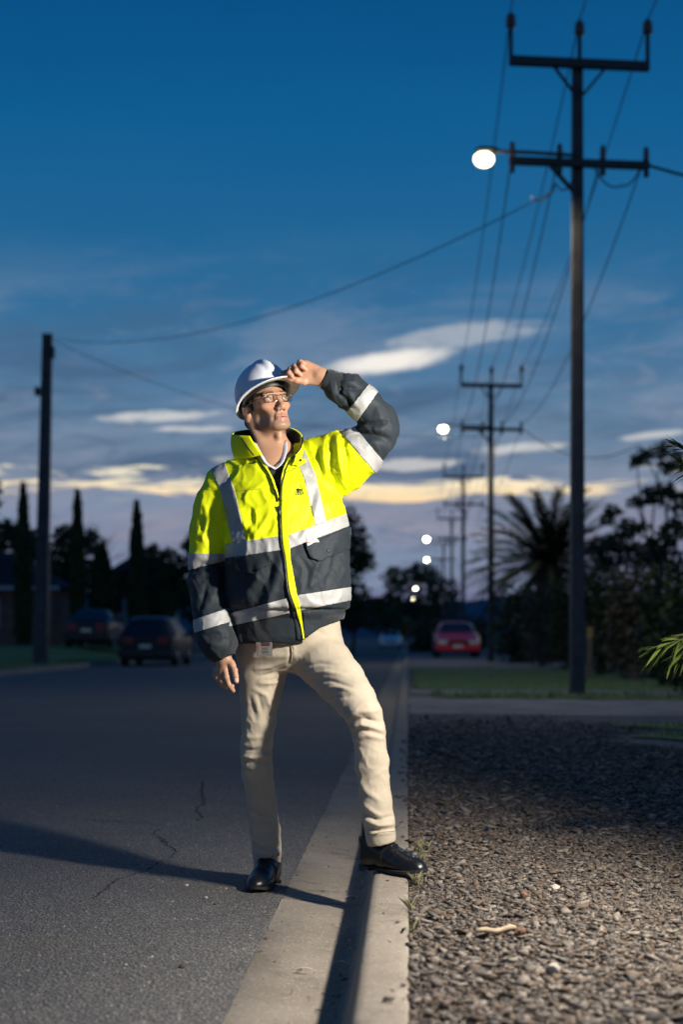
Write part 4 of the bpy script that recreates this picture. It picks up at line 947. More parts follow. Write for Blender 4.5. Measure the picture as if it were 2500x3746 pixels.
# ---- skin
def _skin(t, b, co):
    at_ = t.n('ShaderNodeAttribute'); at_.attribute_name = 'tint'; n1 = t.noise(co, 60, 4, .6); n2 = t.noise(co, 700, 2, .6)
    c = t.mix(t.m('MULTIPLY', t.smooth(n1, .35, .75), .25), at_.outputs['Color'], t.mix(.5, at_.outputs['Color'], (.46, .17, .10, 1)))
    t.l(c, b.inputs['Base Color']); b.inputs['Roughness'].default_value = .48; b.inputs['Specular IOR Level'].default_value = .42
    b.inputs['Subsurface Weight'].default_value = .12; b.inputs['Subsurface Radius'].default_value = (.012, .005, .003); b.inputs['Subsurface Scale'].default_value = 1.0
    bumpn(t, b, t.m('ADD', n2, n1), .15, .001)
skin_m = ground_mat('skin', _skin)

# head frame
HC = Q(973.4, 1486, 0.0); HS = .96
def rotm(yaw, roll, pitch):
    return np.array((Matrix.Rotation(R(yaw), 3, 'Z') @ Matrix.Rotation(R(-roll), 3, 'Y') @ Matrix.Rotation(R(-pitch), 3, 'X')))
HM = rotm(31.5, 7.7, 10.9)
def H(x, y, z): return HC + HM @ np.array([x, y, z]) * HS
body = Field()
def hell(c, r, k, op='u', M=None): body.ell(H(*c), np.array(r) * HS, k, op, HM if M is None else HM @ M)
def hcap(a, b, ra, rb, k, op='u'): body.cap(H(*a), H(*b), ra * HS, rb * HS, k, op)
hell((0, .018, .038), (.076, .098, .085), .02)
hell((0, -.030, -.020), (.0605, .070, .086), .03)
hell((0, -.038, -.072), (.048, .054, .044), .03)
for s in (-1, 1):
    hcap((s * .054, .012, -.055), (s * .022, -.082, -.100), .014, .013, .026)           # jaw line
    hell((s * .046, -.062, -.026), (.018, .020, .016), .022)                            # cheek bone
    hell((s * .033, -.104, -.001), (.020, .0145, .0125), .010, 's')                      # eye socket
    hcap((s * .014, -.0905, .019), (s * .046, -.080, .022), .008, .006, .012)           # brow ridge
    hell((s * .0325, -.0800, -.0005), (.0135, .0135, .0135), .002)                       # eyeball
    hcap((s * .019, -.0892, .0038), (s * .033, -.0938, .0074), .0026, .0032, .003); hcap((s * .033, -.0938, .0074), (s * .048, -.083, .0030), .0032, .0026, .003)   # upper lid
    hcap((s * .020, -.0888, -.0075), (s * .034, -.0912, -.0095), .0022, .0026, .004); hcap((s * .034, -.0912, -.0095), (s * .047, -.082, -.0055), .0026, .0022, .004)  # lower lid
    hell((s * .0135, -.107, -.0450), (.0075, .0100, .0082), .008)                       # wing of the nose
    hell((s * .0075, -.1125, -.0545), (.0042, .0055, .0045), .003, 's')                 # nostril
    hell((s * .079, .020, -.012), (.0085, .019, .032), .006, 'u', np.array(Matrix.Rotation(R(-s * 18), 3, 'Z')))  # ear
    hell((s * .087, .016, -.008), (.006, .009, .017), .004, 's')
    hcap((s * .021, -.099, -.052), (s * .031, -.087, -.080), .0008, .0008, .012, 's')
    hell((s * .064, -.056, -.060), (.012, .022, .018), .030, 's')   # smile fold
hcap((0, -.092, .010), (0, -.1165, -.034), .0080, .0092, .012)                          # nose
hell((0, -.1185, -.041), (.0100, .0115, .0095), .010)
hell((0, -.094, -.066), (.022, .011, .014), .014)                                       # muzzle
hcap((-.019, -.0965, -.0725), (0, -.1045, -.0695), .0040, .0052, .005); hcap((.019, -.0965, -.0725), (0, -.1045, -.0695), .0040, .0052, .005)    # upper lip
hcap((-.016, -.0975, -.0805), (.016, -.0975, -.0805), .0048, .0048, .005); hell((0, -.1015, -.0815), (.012, .006, .0058), .005)                   # lower lip
hcap((-.024, -.0985, -.0762), (.024, -.0985, -.0762), .0016, .0016, .002, 's'); hcap((-.01, -.1055, -.0758), (.01, -.1055, -.0758), .0014, .0014, .002, 's')
hell((0, -.094, -.0905), (.014, .006, .004), .006, 's')
hell((0, -.088, -.103), (.022, .017, .0155), .016)                                      # chin
# neck and shoulders
N0 = H(0, .022, -.045); N1 = Q(1003, 1672, .02)
body.cap(N0, N1, .054, .060, .03)
for s in (-1, 1): body.cap(H(s * .066, .03, -.045), Q(1003 + s * 16, 1690, -.045), .014, .013, .022)
body.ell(H(0, -.055, -.118) + np.array([0, .01, -.012]), (.012, .014, .016), .016)      # Adam's apple
body.cap(Q(1003, 1670, .03), Q(1005, 1745, .01), .062, .085, .03)
# torso and limbs, under the clothes
SL, EL, WL = Q(795, 1790, .03), Q(760, 2090, .02), Q(812, 2372, -.10)        # image-left arm
SR, ER, WR = Q(1190, 1690, .0), Q(1392, 1585, -.085), Q(1186, 1384, -.118)    # raised arm
body.cap(Q(1005, 1745, .02), Q(1030, 2080, .02), .12, .115, .05); body.cap(Q(1030, 2080, .02), Q(1050, 2330, .03), .12, .13, .05)
body.cap(Q(850, 1805, .03), Q(1165, 1770, .02), .06, .06, .05)
nA = len(body.ops); body.chain([SL, EL, WL], [.05, .034, .028], .03); body.chain([SR, ER, WR], [.05, .026, .027], .03); nB = len(body.ops)
body.chain([Q(962, 2405, .03), Q(952, 2540, .032), Q(939, 2720, .04), Q(942, 2830, .075), Q(970, 3040, .14), Q(978, 3110, .16)], [.075, .060, .048, .044, .040, .034], .04)
body.chain([Q(1148, 2390, .01), Q(1245, 2490, -.14), Q(1332, 2612, -.28), Q(1361, 2796, -.29), Q(1380, 2960, -.302), Q(1388, 3010, -.308)], [.080, .070, .050, .044, .040, .034], .04)

# raised hand on the brim: palm to the camera
def fing(pts, rs, k=.006): body.chain([np.asarray(p) for p in pts], rs, k)
HD = -.12; nR = len(body.ops)
body.chain([WR, Q(1168, 1374, HD)], [.0265, .027], .014)
body.cap(Q(1172, 1372, HD), Q(1122, 1352, HD - .002), .027, .025, .014, sq=((0.1, 1, .1), .62))
body.cap(Q(1168, 1390, HD), Q(1100, 1385, HD - .004), .021, .017, .012, sq=((0, 1, 0), .8))      # thumb ball
body.cap(Q(1150, 1352, HD + .004), Q(1118, 1334, HD), .019, .0165, .012)                          # little finger ball
body.cap(Q(1128, 1378, HD + .004), Q(1092, 1366, HD), .019, .0150, .012)
fing([Q(1122, 1334, HD), Q(1098, 1325, HD - .020), Q(1104, 1338, HD - .036), Q(1119, 1352, HD - .030)], [.0115, .0098, .0088, .0078])   # little
fing([Q(1106, 1345, HD), Q(1078, 1341, HD - .022), Q(1083, 1356, HD - .040), Q(1100, 1371, HD - .034)], [.012, .0102, .0094, .0084])    # ring
fing([Q(1094, 1358, HD), Q(1063, 1351, HD - .018), Q(1058, 1364, HD - .034), Q(1068, 1376, HD - .036)], [.012, .0102, .0095, .0085])    # middle
fing([Q(1088, 1370, HD + .004), Q(1064, 1361, HD - .004), Q(1047, 1363, HD - .012), Q(1033, 1366, HD - .016)], [.012, .0098, .009, .008])  # index, on the brim
fing([Q(1112, 1395, HD - .008), Q(1086, 1390, HD - .016), Q(1062, 1384, HD - .020), Q(1045, 1379, HD - .020)], [.0145, .0118, .0102, .0088])  # thumb, under it
# hanging hand, thumb side to the camera
LD = -.115; nL = len(body.ops)
body.chain([WL, Q(817, 2412, LD)], [.027, .026], .014)
body.cap(Q(817, 2410, LD), Q(812, 2452, LD + .006), .026, .027, .014, sq=((1, .7, 0), .72))
body.cap(Q(835, 2414, LD - .008), Q(850, 2434, LD - .016), .014, .0125, .012)
fing([Q(846, 2426, LD - .014), Q(858, 2452, LD - .024), Q(862, 2474, LD - .028), Q(865, 2493, LD - .028)], [.0125, .0108, .0102, .0085])          # thumb
fing([Q(824, 2440, LD - .008), Q(829, 2478, LD - .020), Q(838, 2506, LD - .020), Q(853, 2527, LD - .012)], [.0122, .0106, .0092, .0078])          # index
fing([Q(812, 2454, LD + .004), Q(812, 2490, LD - .008), Q(830, 2512, LD - .002), Q(850, 2510, LD + .010)], [.012, .0105, .0094, .008])            # middle
fing([Q(801, 2452, LD + .012), Q(797, 2483, LD + .006), Q(812, 2503, LD + .012), Q(832, 2503, LD + .022)], [.0115, .0102, .009, .0078])           # ring
fing([Q(792, 2446, LD + .020), Q(787, 2472, LD + .018), Q(799, 2489, LD + .024), Q(815, 2491, LD + .032)], [.0105, .0092, .0082, .0072])          # little

def tint(V):
    L = (V - HC) @ HM / HS; head = (np.abs(L) < .14).all(1); n = len(V); base = np.tile(np.array([.46, .262, .165]), (n, 1)); L = (V - HC) @ HM / HS   # head-local coordinates
    def blob(c, r, col, s_=1.0):
        for sx in ((-1, 1) if c[0] else (1,)):
            d = np.linalg.norm((L - np.array([c[0] * sx, c[1], c[2]])) / np.array(r), axis=1); wgt = (np.clip(1.35 - d, 0, .7) * head)[:, None] / .7 * s_
            base[:] = base * (1 - wgt) + np.array(col) * wgt
    blob((.036, -.08, -.034), (.03, .03, .025), (.47, .22, .135), .5)
    blob((0, -.116, -.043), (.016, .016, .014), (.47, .215, .14), .5)
    st = np.clip((-.052 - L[:, 2]) / .02, 0, 1) * np.clip((.02 - L[:, 1]) / .03, 0, 1) * np.clip((L[:, 2] + .135) / .02, 0, 1) * head     # stubble
    st = st * (.62 + .22 * gnoise(V * 260)); base[:] = base * (1 - st[:, None]) + np.array([.21, .135, .10]) * st[:, None]
    lips = np.exp(-((L[:, 0] / .020) ** 4)) * np.clip(1.5 - np.abs(L[:, 2] + .0762) / .0085, 0, 1) * (L[:, 1] < -.088) * head; lips = lips[:, None]
    base[:] = base * (1 - lips) + np.array([.45, .17, .135]) * lips
    mo = np.exp(-((L[:, 0] / .022) ** 4)) * (np.abs(L[:, 2] + .0760) < .0014) * (L[:, 1] < -.085) * head; base[mo > .4] = (.16, .05, .04)
    for s in (-1, 1):
        brow = (np.abs(L[:, 2] - (.0245 - .12 * np.abs(np.abs(L[:, 0]) - .030))) < .0032 + .0012 * gnoise(V * 500)) & (L[:, 0] * s > .013) & (L[:, 0] * s < .052) & (L[:, 1] < -.06) & head
        base[brow] = np.array([.07, .045, .032])
        ec = np.array([s * .0325, -.0800, -.0005]); e = L - ec; d = np.linalg.norm(e, axis=1)
        ball = (d < .0141) & (e[:, 1] < -.004) & (np.abs(e[:, 2]) < .0085); base[ball] = (.46, .42, .39)
        g = np.array([.42 * 1, -.86, .20]); g = g / np.linalg.norm(g); ang = (e / np.maximum(d, 1e-9)[:, None]) @ g
        base[ball & (ang > .87)] = (.05, .026, .014); base[ball & (ang > .97)] = (.01, .008, .008)
        lid = (d < .0180) & (d > .0141) & (L[:, 2] > .0030) & (L[:, 2] < .0065) & (L[:, 1] < -.075); base[lid] = base[lid] * .35
        nos = np.linalg.norm((L - np.array([s * .0075, -.1125, -.0545])) / np.array([.0042, .0065, .0048]), axis=1) < 1.15; base[nos] = (.06, .025, .02)
    for a, b, r_ in ((Q(1112, 1395, HD - .008), Q(1045, 1379, HD - .02), .03), (Q(1122, 1334, HD - .02), Q(1058, 1370, HD - .03), .03)):
        ab = b - a; t = np.clip(((V - a) @ ab) / (ab @ ab), 0, 1); d = np.linalg.norm(V - (a + t[:, None] * ab), axis=1); wg = np.clip(1.2 - d / r_, 0, 1)[:, None] * .4
        base[:] = base * (1 - wg) + np.array([.52, .23, .155]) * wg
    ln = np.linalg.norm(V - Q(866, 2487, LD - .036), axis=1) < .0085; base[ln] = (.72, .50, .42)     # thumb nail
    return base
def zy0(py, Y=YP + LD): return CH - (py - HY) * Y / F
def sub(idx):
    q = Field(); q.ops = [body.ops[k] for k in idx]; return q
def body_mesh():
    arms = list(range(nA, nB)); zn = 1.562; xr = Q(1206, 1384, HD)[0]; zl = zy0(2386)
    lo_h = np.minimum.reduce([H(-.12, -.16, -.16), H(.12, .16, .16), H(-.12, .16, -.16), H(.12, -.16, -.16)]) - .01; lo_h[2] = zn
    fine = [sub(list(range(nA))).mesh(lo_h, HC + .165, .0023),
            sub(arms + list(range(nR, nL))).mesh(Q(1020, 1430, HD - .075), (xr, YP + HD + .075, Q(1, 1295, HD)[2]), .0022),
            sub(arms + list(range(nL, len(body.ops)))).mesh(Q(755, 2565, LD - .085), (Q(920, 2386, LD)[0], YP + LD + .085, zl), .0022)]
    co, cf = body.mesh((-.62, YP - .5, .10), (.34, YP + .35, HC[2] + .2), .012); co = co - vnormals(co, cf) * .004
    x, z = co[:, 0], co[:, 2]; gone = ((z > zn - .008) & (x < -.13)) | ((z > 1.70) & (x < xr + .010)) | ((z < zl + .010) & (z > .6) & (x < -.368))
    # the mesher stops short of its box, so trim fine pieces to their cut
    parts = []
    for k, (V, f) in enumerate(fine): parts.append((relax(V, f, 1, .35), f))
    keep = ~gone[cf].any(1); parts.append((co, cf[keep]))
    bm = bmesh.new()
    for k, (V, f) in enumerate(parts):
        us = np.unique(f); vs = {int(i): bm.verts.new(V[i]) for i in us}
        for q in f:
            try: bm.faces.new([vs[int(i)] for i in q])
            except ValueError: pass
    def loops():
        es = {e for e in bm.edges if len(e.link_faces) == 1}; out_ = []
        while es:
            e = es.pop(); lp = [e]; st = [e]
            while st:
                c = st.pop()
                for v in c.verts:
                    for d in v.link_edges:
                        if d in es: es.discard(d); lp.append(d); st.append(d)
            out_.append(lp)
        return out_
    L_ = sorted(loops(), key=len, reverse=True); cen = [sum((e.verts[0].co for e in l), Vector()) / len(l) for l in L_]; used = set()
    for i in range(len(L_)):
        if i in used or len(L_[i]) < 8: continue
        c = [(j, (cen[i] - cen[j]).length) for j in range(len(L_)) if j != i and j not in used and len(L_[j]) >= 8]
        if not c: continue
        j, d = min(c, key=lambda t: t[1])
        if d < .06:
            used |= {i, j}
            try: bmesh.ops.bridge_loops(bm, edges=L_[i] + L_[j])
            except Exception as ex: print('bridge', ex)
    # only the body itself: drop crumbs
    seen = set(); best = []
    for q in bm.verts:
        if q in seen: continue
        isl = [q]; seen.add(q)
        for x_ in isl:
            for e in x_.link_edges:
                o_ = e.other_vert(x_)
                if o_ not in seen: seen.add(o_); isl.append(o_)
        if len(isl) > len(best): best = isl
    print('BODY', len(bm.verts), 'main piece', len(best)); bs = set(best)
    bmesh.ops.delete(bm, geom=[v for v in bm.verts if v not in bs], context='VERTS') if len(best) > .9 * len(bm.verts) else None
    bmesh.ops.recalc_face_normals(bm, faces=bm.faces)
    me = bpy.data.meshes.new('body'); bm.to_mesh(me); bm.free(); me.materials.append(skin_m)
    me.polygons.foreach_set('use_smooth', np.ones(len(me.polygons), bool))
    V = np.zeros(len(me.vertices) * 3, np.float32); me.vertices.foreach_get('co', V); V = V.reshape(-1, 3).astype(float); t = tint(V)
    at_ = me.color_attributes.new('tint', 'FLOAT_COLOR', 'POINT'); at_.data.foreach_set('color', np.concatenate([t, np.ones((len(t), 1))], 1).astype(np.float32).ravel())
    return me
body_o = link('body', body_mesh(), man)

# ---- hair (short, dark, under the hat and down to the nape)
hair_f = Field()
hair_f.ell(H(0, .020, .036), (.0775, .098, .085), .01, 'u', HM)
hair_f.cap(H(-.03, .084, -.035), H(.03, .084, -.035), .026, .026, .02)
for s in (-1, 1): hair_f.cap(H(s * .073, -.012, .01), H(s * .073, -.014, -.028), .0065, .004, .01)
hair_f.ell(H(0, -.095, -.040), (.075, .085, .085), .012, 's', HM)
V, f = hair_f.mesh(HC - .17, HC + .17, .004)
Lh = (V - HC) @ HM; nz = gnoise(np.stack([Lh[:, 0] * 260, Lh[:, 1] * 80, Lh[:, 2] * 60], 1)); V = V + vnormals(V, f) * (nz * .0022)[:, None]
hair_m = mat('hair', (.016, .012, .010), .55, bump=.8, bscale=300, var=.5, vscale=120)
link('hair', np_mesh('hair', V, f, [hair_m]), man)

# ---- glasses
gl = MB()
rim_m = mat('spectacle_metal', (.20, .19, .18), .25, metal=.9)
glasses = link('glasses', MB().tube([H(-.011, -.1115, .004), H(0, -.1145, .0062), H(.011, -.1115, .004)], .0011, 6).mesh('glasses', rim_m, True), man)
def lens_pts(s, n=28, wd=.0235, hh=.0138, g=0.0):
    pts = []
    for i in range(n):
        t = 2 * math.pi * i / n; c, s_ = math.cos(t), math.sin(t)
        x = (wd - g) * math.copysign(abs(c) ** .5, c); z = (hh - g) * math.copysign(abs(s_) ** .5, s_)
        xx = s * .0345 + x; pts.append(H(xx, -.1120 + .26 * max(0, abs(xx) - .012), -.0035 + z))
    return pts
for s in (-1, 1):
    MB().tube(lens_pts(s), .0016, 6, closed=True).build('rim', rim_m, glasses, True)
    MB().tube([H(s * .0575, -.1000, .006), H(s * .068, -.0920, .006), H(s * .080, -.03, .006), H(s * .0815, .012, .004), H(s * .080, .03, -.012)], .0013, 6).build('temple', rim_m, glasses, True)
    lp = lens_pts(s, g=.0012); cc = np.mean(lp, 0); lb = MB(); lb.add([cc + HM @ np.array([0, -.0012, 0])] + lp, [(0, i + 1, (i + 1) % len(lp) + 1) for i in range(len(lp))])
    lm = bpy.data.materials.get('lens_glass')
    if lm is None:
        lm = bpy.data.materials.new('lens_glass'); lm.use_nodes = True; t = NT(lm.node_tree); lm.node_tree.nodes.clear()
        tr = t.n('ShaderNodeBsdfTransparent'); gs = t.n('ShaderNodeBsdfGlossy'); gs.inputs['Roughness'].default_value = .02; mx = t.n('ShaderNodeMixShader'); fr = t.n('ShaderNodeFresnel'); fr.inputs[0].default_value = 1.5
        t.l(fr.outputs[0], mx.inputs[0]); t.l(tr.outputs[0], mx.inputs[1]); t.l(gs.outputs[0], mx.inputs[2]); t.l(mx.outputs[0], t.n('ShaderNodeOutputMaterial').inputs[0])
    lb.build('lens', lm, glasses, True)

# ---- hard hat
TM = rotm(30, 10, 25); TC = Q(962, 1444, -.01)
def T(x, y, z): return TC + TM @ np.array([x, y, z])
hat_m = mat('hat_plastic', (.76, .78, .82), .36, spec=.4, coat=.0, var=.06, vscale=30)
def hat_mesh():
    n, rings = 96, 30; V = []; Fq = []
    def rim(t):      # rim outline radius at angle t (0 = front)
        c, s = math.cos(t), math.sin(t); return .098 * s, -.123 * c if c > 0 else -.120 * c
    for i in range(rings + 1):
        a = i / rings * math.pi / 2
        for k in range(n):
            t = 2 * math.pi * k / n; x0, y0 = rim(t); r = math.sin(a) ** .92
            x, y, z = x0 * r, y0 * r, .111 * math.cos(a) ** .92
            # raised crest down the middle, two lower ribs beside it
            w0 = math.exp(-(x / .015) ** 4); w1 = math.exp(-((abs(x) - .036) / .010) ** 2); m_ = math.sin(a) ** .35 if a > 0 else 0
            fade = max(0, 1 - (a / (math.pi / 2)) ** 5)
            hgt = (.0095 * w0 + .0016 * w1) * fade
            nrm = Vector((x / .098 ** 2, y / .122 ** 2, z / .111 ** 2)).normalized(); q = Vector((x, y, z)) + nrm * hgt
            V.append(T(*q))
    # lower skirt and brim
    prof_ = [(.0, -.010, 0), (.0035, -.018, 0), (.0075, -.0215, .35), (.0105, -.0235, .72), (.0130, -.0245, 1.0), (.0126, -.0268, 1.0), (.0100, -.0262, .72), (.0070, -.0243, .35), (.001, -.0215, 0.)]
    for dr, dz_, pk_ in prof_:
        for k in range(n):
            t = 2 * math.pi * k / n; x0, y0 = rim(t); l = math.hypot(x0, y0); c = math.cos(t)
            vis = max(0, c) ** 1.2 * .038 * pk_
            g = dr + vis; zz = dz_ - max(0, c) ** 1.5 * .012 * pk_ + (.004 * (abs(math.sin(t)) ** 4) * pk_)
            V.append(T(x0 * (l + g) / l, y0 * (l + g) / l, zz))
    tot = rings + 1 + len(prof_)
    for i in range(tot - 1):
        for k in range(n): Fq.append((i * n + k, i * n + (k + 1) % n, (i + 1) * n + (k + 1) % n, (i + 1) * n + k))
    V = np.array(V); base = len(V)
    inner = []
    for i in range(12):          # inside of the shell
        a = (1 - i / 12) * math.pi / 2
        for k in range(n):
            t = 2 * math.pi * k / n; x0, y0 = rim(t); r = math.sin(a) ** .92 * .972; inner.append(T(x0 * r, y0 * r, .104 * math.cos(a) ** .92 - .006))
    V = np.concatenate([V, np.array(inner)])
    last = (tot - 1) * n
    for k in range(n): Fq.append((last + k, last + (k + 1) % n, base + (k + 1) % n, base + k))
    for i in range(11):
        for k in range(n): Fq.append((base + i * n + k, base + i * n + (k + 1) % n, base + (i + 1) * n + (k + 1) % n, base + (i + 1) * n + k))
    me = np_mesh('hard_hat', V, np.array(Fq), [hat_m]); bm = bmesh.new(); bm.from_mesh(me); bmesh.ops.remove_doubles(bm, verts=bm.verts, dist=1e-5); bmesh.ops.recalc_face_normals(bm, faces=bm.faces); bm.to_mesh(me); bm.free(); return me
hat = link('hard_hat', hat_mesh(), man)
blk = mat('black_plastic', (.015, .015, .016), .5)
def ring(z, f_, n=40, y1=.0): return [T(.098 * f_ * math.sin(2 * math.pi * k / n), -.121 * f_ * math.cos(2 * math.pi * k / n), z + y1 * math.cos(2 * math.pi * k / n)) for k in range(n)]
hb = MB(); rows_ = [ring(z, f_, 48) for z, f_ in ((.004, .80), (-.004, .84), (-.014, .85), (-.024, .84), (-.027, .81))]; n_ = 48
hb.add([q for r in rows_ for q in r], [(i * n_ + k, i * n_ + (k + 1) % n_, (i + 1) * n_ + (k + 1) % n_, (i + 1) * n_ + k) for i in range(4) for k in range(n_)])
hb.build('headband', blk, hat, True)
MB().tube([T(-.03, .104, -.045), T(0, .110, -.058), T(.03, .104, -.045)], .009, 8).build('nape_strap', blk, hat, True)
for s in (-1, 1): MB().lathe([(.0, .0), (.006, .0), (.006, .003), (.0, .004)], n=12, M=Matrix.Translation(Vector(T(s * .0985, -.02, -.006))) @ Matrix(TM.tolist()).to_4x4() @ Matrix.Rotation(R(90 * s), 4, 'Y')).build('rivet', hat_m, hat, True)

# ---- jacket
jk = Field()
def zy(py, Y=YP): return CH - (py - HY) * Y / F
def sec(py, xl, xr, yc, ry, Y=YP): a = P(xl, py, Y); b = P(xr, py, Y); return (a[2], (a[0] + b[0]) / 2, YP + yc, (b[0] - a[0]) / 2, ry)
jk.loft([sec(1655, 930, 1085, .015, .075), sec(1690, 880, 1130, .012, .105), sec(1725, 838, 1180, .010, .125), sec(1780, 812, 1225, .004, .156), sec(1860, 815, 1264, -.004, .178), sec(1960, 822, 1276, -.010, .192), sec(2080, 826, 1280, -.012, .200),
         sec(2180, 826, 1282, -.010, .202), sec(2225, 832, 1276, -.008, .196), sec(2262, 846, 1258, -.004, .162), sec(2330, 850, 1236, .0, .156), sec(2352, 853, 1180, .002, .148)], .02, 2.1)
# shoulders
jk.cap(Q(930, 1700, .015), Q(820, 1768, .025), .052, .062, .05); jk.cap(Q(1075, 1680, .012), Q(1200, 1672, -.01), .050, .072, .05)
# hanging sleeve
jk.chain([Q(826, 1790, .02), Q(790, 1850, .02), Q(766, 1960, .015), Q(757, 2050, .01), Q(754, 2130, .0), Q(764, 2210, -.045), Q(778, 2285, -.085), Q(794, 2345, -.105)], [.072, .076, .071, .068, .064, .064, .064, .058], .035)
jk.cap(Q(788, 2330, -.10), Q(803, 2362, -.11), .058, .056, .03)
# raised sleeve
jk.chain([Q(1180, 1700, .0), Q(1248, 1682, -.025), Q(1312, 1648, -.055), Q(1372, 1600, -.075), Q(1392, 1572, -.085)], [.085, .100, .082, .070, .060], .05)
jk.cap(Q(1262, 1730, -.015), Q(1330, 1680, -.055), .058, .045, .06)           # slack under the arm
jk.chain([Q(1392, 1572, -.085), Q(1386, 1535, -.087), Q(1330, 1475, -.096), Q(1275, 1428, -.106), Q(1237, 1408, -.112)], [.060, .062, .063, .060, .044], .03)
jk.cap(Q(1232, 1440, -.112), Q(1222, 1424, -.114), .030, .026, .03)
JLO, JHI = (-.60, YP - .36, .84), (.28, YP + .26, 1.95)
V, f = jk.mesh(JLO, JHI, .0055)
N = vnormals(V, f); px, py = PX(V)
def seg_t(p, a, b): ab = b - a; t = np.clip(((p - a) @ ab) / (ab @ ab), 0, 1); return np.linalg.norm(p - (a + t[:, None] * ab), axis=1), t
# broad soft cloth movement
d1, _ = seg_t(V, Q(826, 1800, .02), Q(757, 2060, .01)); d2, _ = seg_t(V, Q(757, 2060, .01), Q(800, 2350, -.105)); d3, _ = seg_t(V, Q(1190, 1690, 0), Q(1392, 1575, -.085)); d4, _ = seg_t(V, Q(1392, 1575, -.085), Q(1235, 1405, -.112))
fold = fnoise(np.stack([V[:, 0] * 9 + V[:, 2] * 3, V[:, 1] * 7, V[:, 2] * 4.5 - V[:, 0] * 4], 1), 3)
fold2 = 1 - np.abs(gnoise(np.stack([V[:, 0] * 13 + V[:, 2] * 6, V[:, 1] * 9, V[:, 2] * 7 - V[:, 0] * 7], 1) + 5)) * 2.4
fore = np.clip(1 - np.minimum(d2, d4) / .085, 0, 1); D = fold * .0055 + np.clip(fold2, 0, 1) ** 4 * .005
cr = gnoise(np.stack([V[:, 0] * 12, V[:, 1] * 12, V[:, 2] * 26], 1) + 9); D += fore * (cr * .006 + fold * .004)
fine = np.clip(1 - np.abs(gnoise(np.stack([V[:, 0] * 26 + V[:, 2] * 8, V[:, 1] * 20, V[:, 2] * 18 - V[:, 0] * 9], 1) + 31)) * 4.5, 0, 1) ** 2; D += (fine - .25) * .0036 * (.55 + fore)
# traced folds
JS = [([(1205, 1600), (1215, 1660), (1205, 1720), (1230, 1775)], -.012, 12), ([(1235, 1600), (1248, 1690), (1262, 1770), (1275, 1800)], .014, 14), ([(1252, 1600), (1270, 1700), (1278, 1795)], -.012, 9), ([(1180, 1640), (1190, 1700), (1210, 1745)], .009, 11),
      ([(1160, 1640), (1180, 1720), (1170, 1760)], -.007, 9), ([(1150, 1790), (1135, 1880), (1090, 1960)], -.007, 10), ([(1170, 1800), (1150, 1880)], .008, 11), ([(1200, 1780), (1188, 1840), (1200, 1890)], -.007, 9), ([(1240, 1840), (1230, 1920), (1190, 1990)], -.005, 12),
      ([(870, 1830), (890, 1900), (935, 1960)], .009, 13), ([(925, 1840), (920, 1900), (900, 1960)], -.007, 11), ([(985, 1880), (955, 1930), (930, 1975)], .007, 10), ([(1000, 1920), (970, 1950)], -.006, 8),
      ([(815, 1850), (830, 1910), (835, 1990)], -.012, 10), ([(800, 1830), (818, 1900), (822, 2000)], .008, 10), ([(745, 1840), (765, 1900), (745, 1960), (765, 2020)], .009, 12), ([(735, 1890), (748, 1950)], -.008, 9),
      ([(960, 2060), (930, 2140), (880, 2200)], .009, 15), ([(1000, 2040), (985, 2110), (940, 2180)], -.008, 12), ([(1025, 2040), (1015, 2120), (985, 2200), (975, 2300)], .010, 14), ([(900, 2050), (880, 2110)], -.006, 12), ([(930, 2210), (950, 2290), (985, 2330)], -.007, 10),
      ([(1100, 2040), (1130, 2100), (1120, 2160)], -.006, 12), ([(1180, 2030), (1150, 2090), (1130, 2150)], .007, 12), ([(1240, 2000), (1215, 2080), (1190, 2140)], -.007, 12), ([(1262, 2060), (1240, 2140)], .006, 10), ([(1262, 1960), (1268, 2000), (1250, 2020)], -.006, 8),
      ([(700, 2090), (740, 2060), (800, 2066), (815, 2090)], -.016, 11), ([(700, 2130), (745, 2100), (790, 2110)], .010, 11), ([(760, 2130), (740, 2190), (735, 2230)], -.009, 10), ([(800, 2100), (790, 2160), (770, 2200)], .008, 12), ([(745, 2330), (790, 2320), (835, 2330)], -.008, 9), ([(730, 2320), (760, 2350), (800, 2362)], .007, 9),
      ([(1290, 1552), (1340, 1550), (1412, 1545)], -.020, 7, 4.8, 5.25), ([(1295, 1575), (1350, 1590), (1400, 1600), (1425, 1615)], -.024, 13, 4.8, 5.25), ([(1300, 1540), (1345, 1570), (1400, 1575)], .010, 10, 4.8, 5.25), ([(1355, 1560), (1370, 1590)], -.006, 7, 4.8, 5.25),
      ([(1240, 1425), (1270, 1418), (1320, 1425)], -.012, 7, 4.8, 5.25), ([(1235, 1435), (1265, 1460), (1290, 1492)], -.010, 7, 4.8, 5.25), ([(1250, 1395), (1275, 1400), (1300, 1395)], .007, 8, 4.8, 5.25), ([(1235, 1400), (1245, 1420), (1235, 1440)], -.010, 6, 4.8, 5.25), ([(1280, 1440), (1300, 1475)], .006, 8, 4.8, 5.25)]
D += strokes(V, N, JS)
hem = np.exp(-((V[:, 2] - zy(2236)) / .010) ** 2) * (np.minimum(d2, d4) > .085); D -= hem * .012      # gathered above the waist rib
rib = (V[:, 2] < zy(2240)) & (np.minimum(d2, d4) > .085); D[rib] *= .5
V = V + N * D[:, None]; V = relax(V, f, 1, .3)
JV, JF = V, f; N = vnormals(V, f); px, py = PX(V)
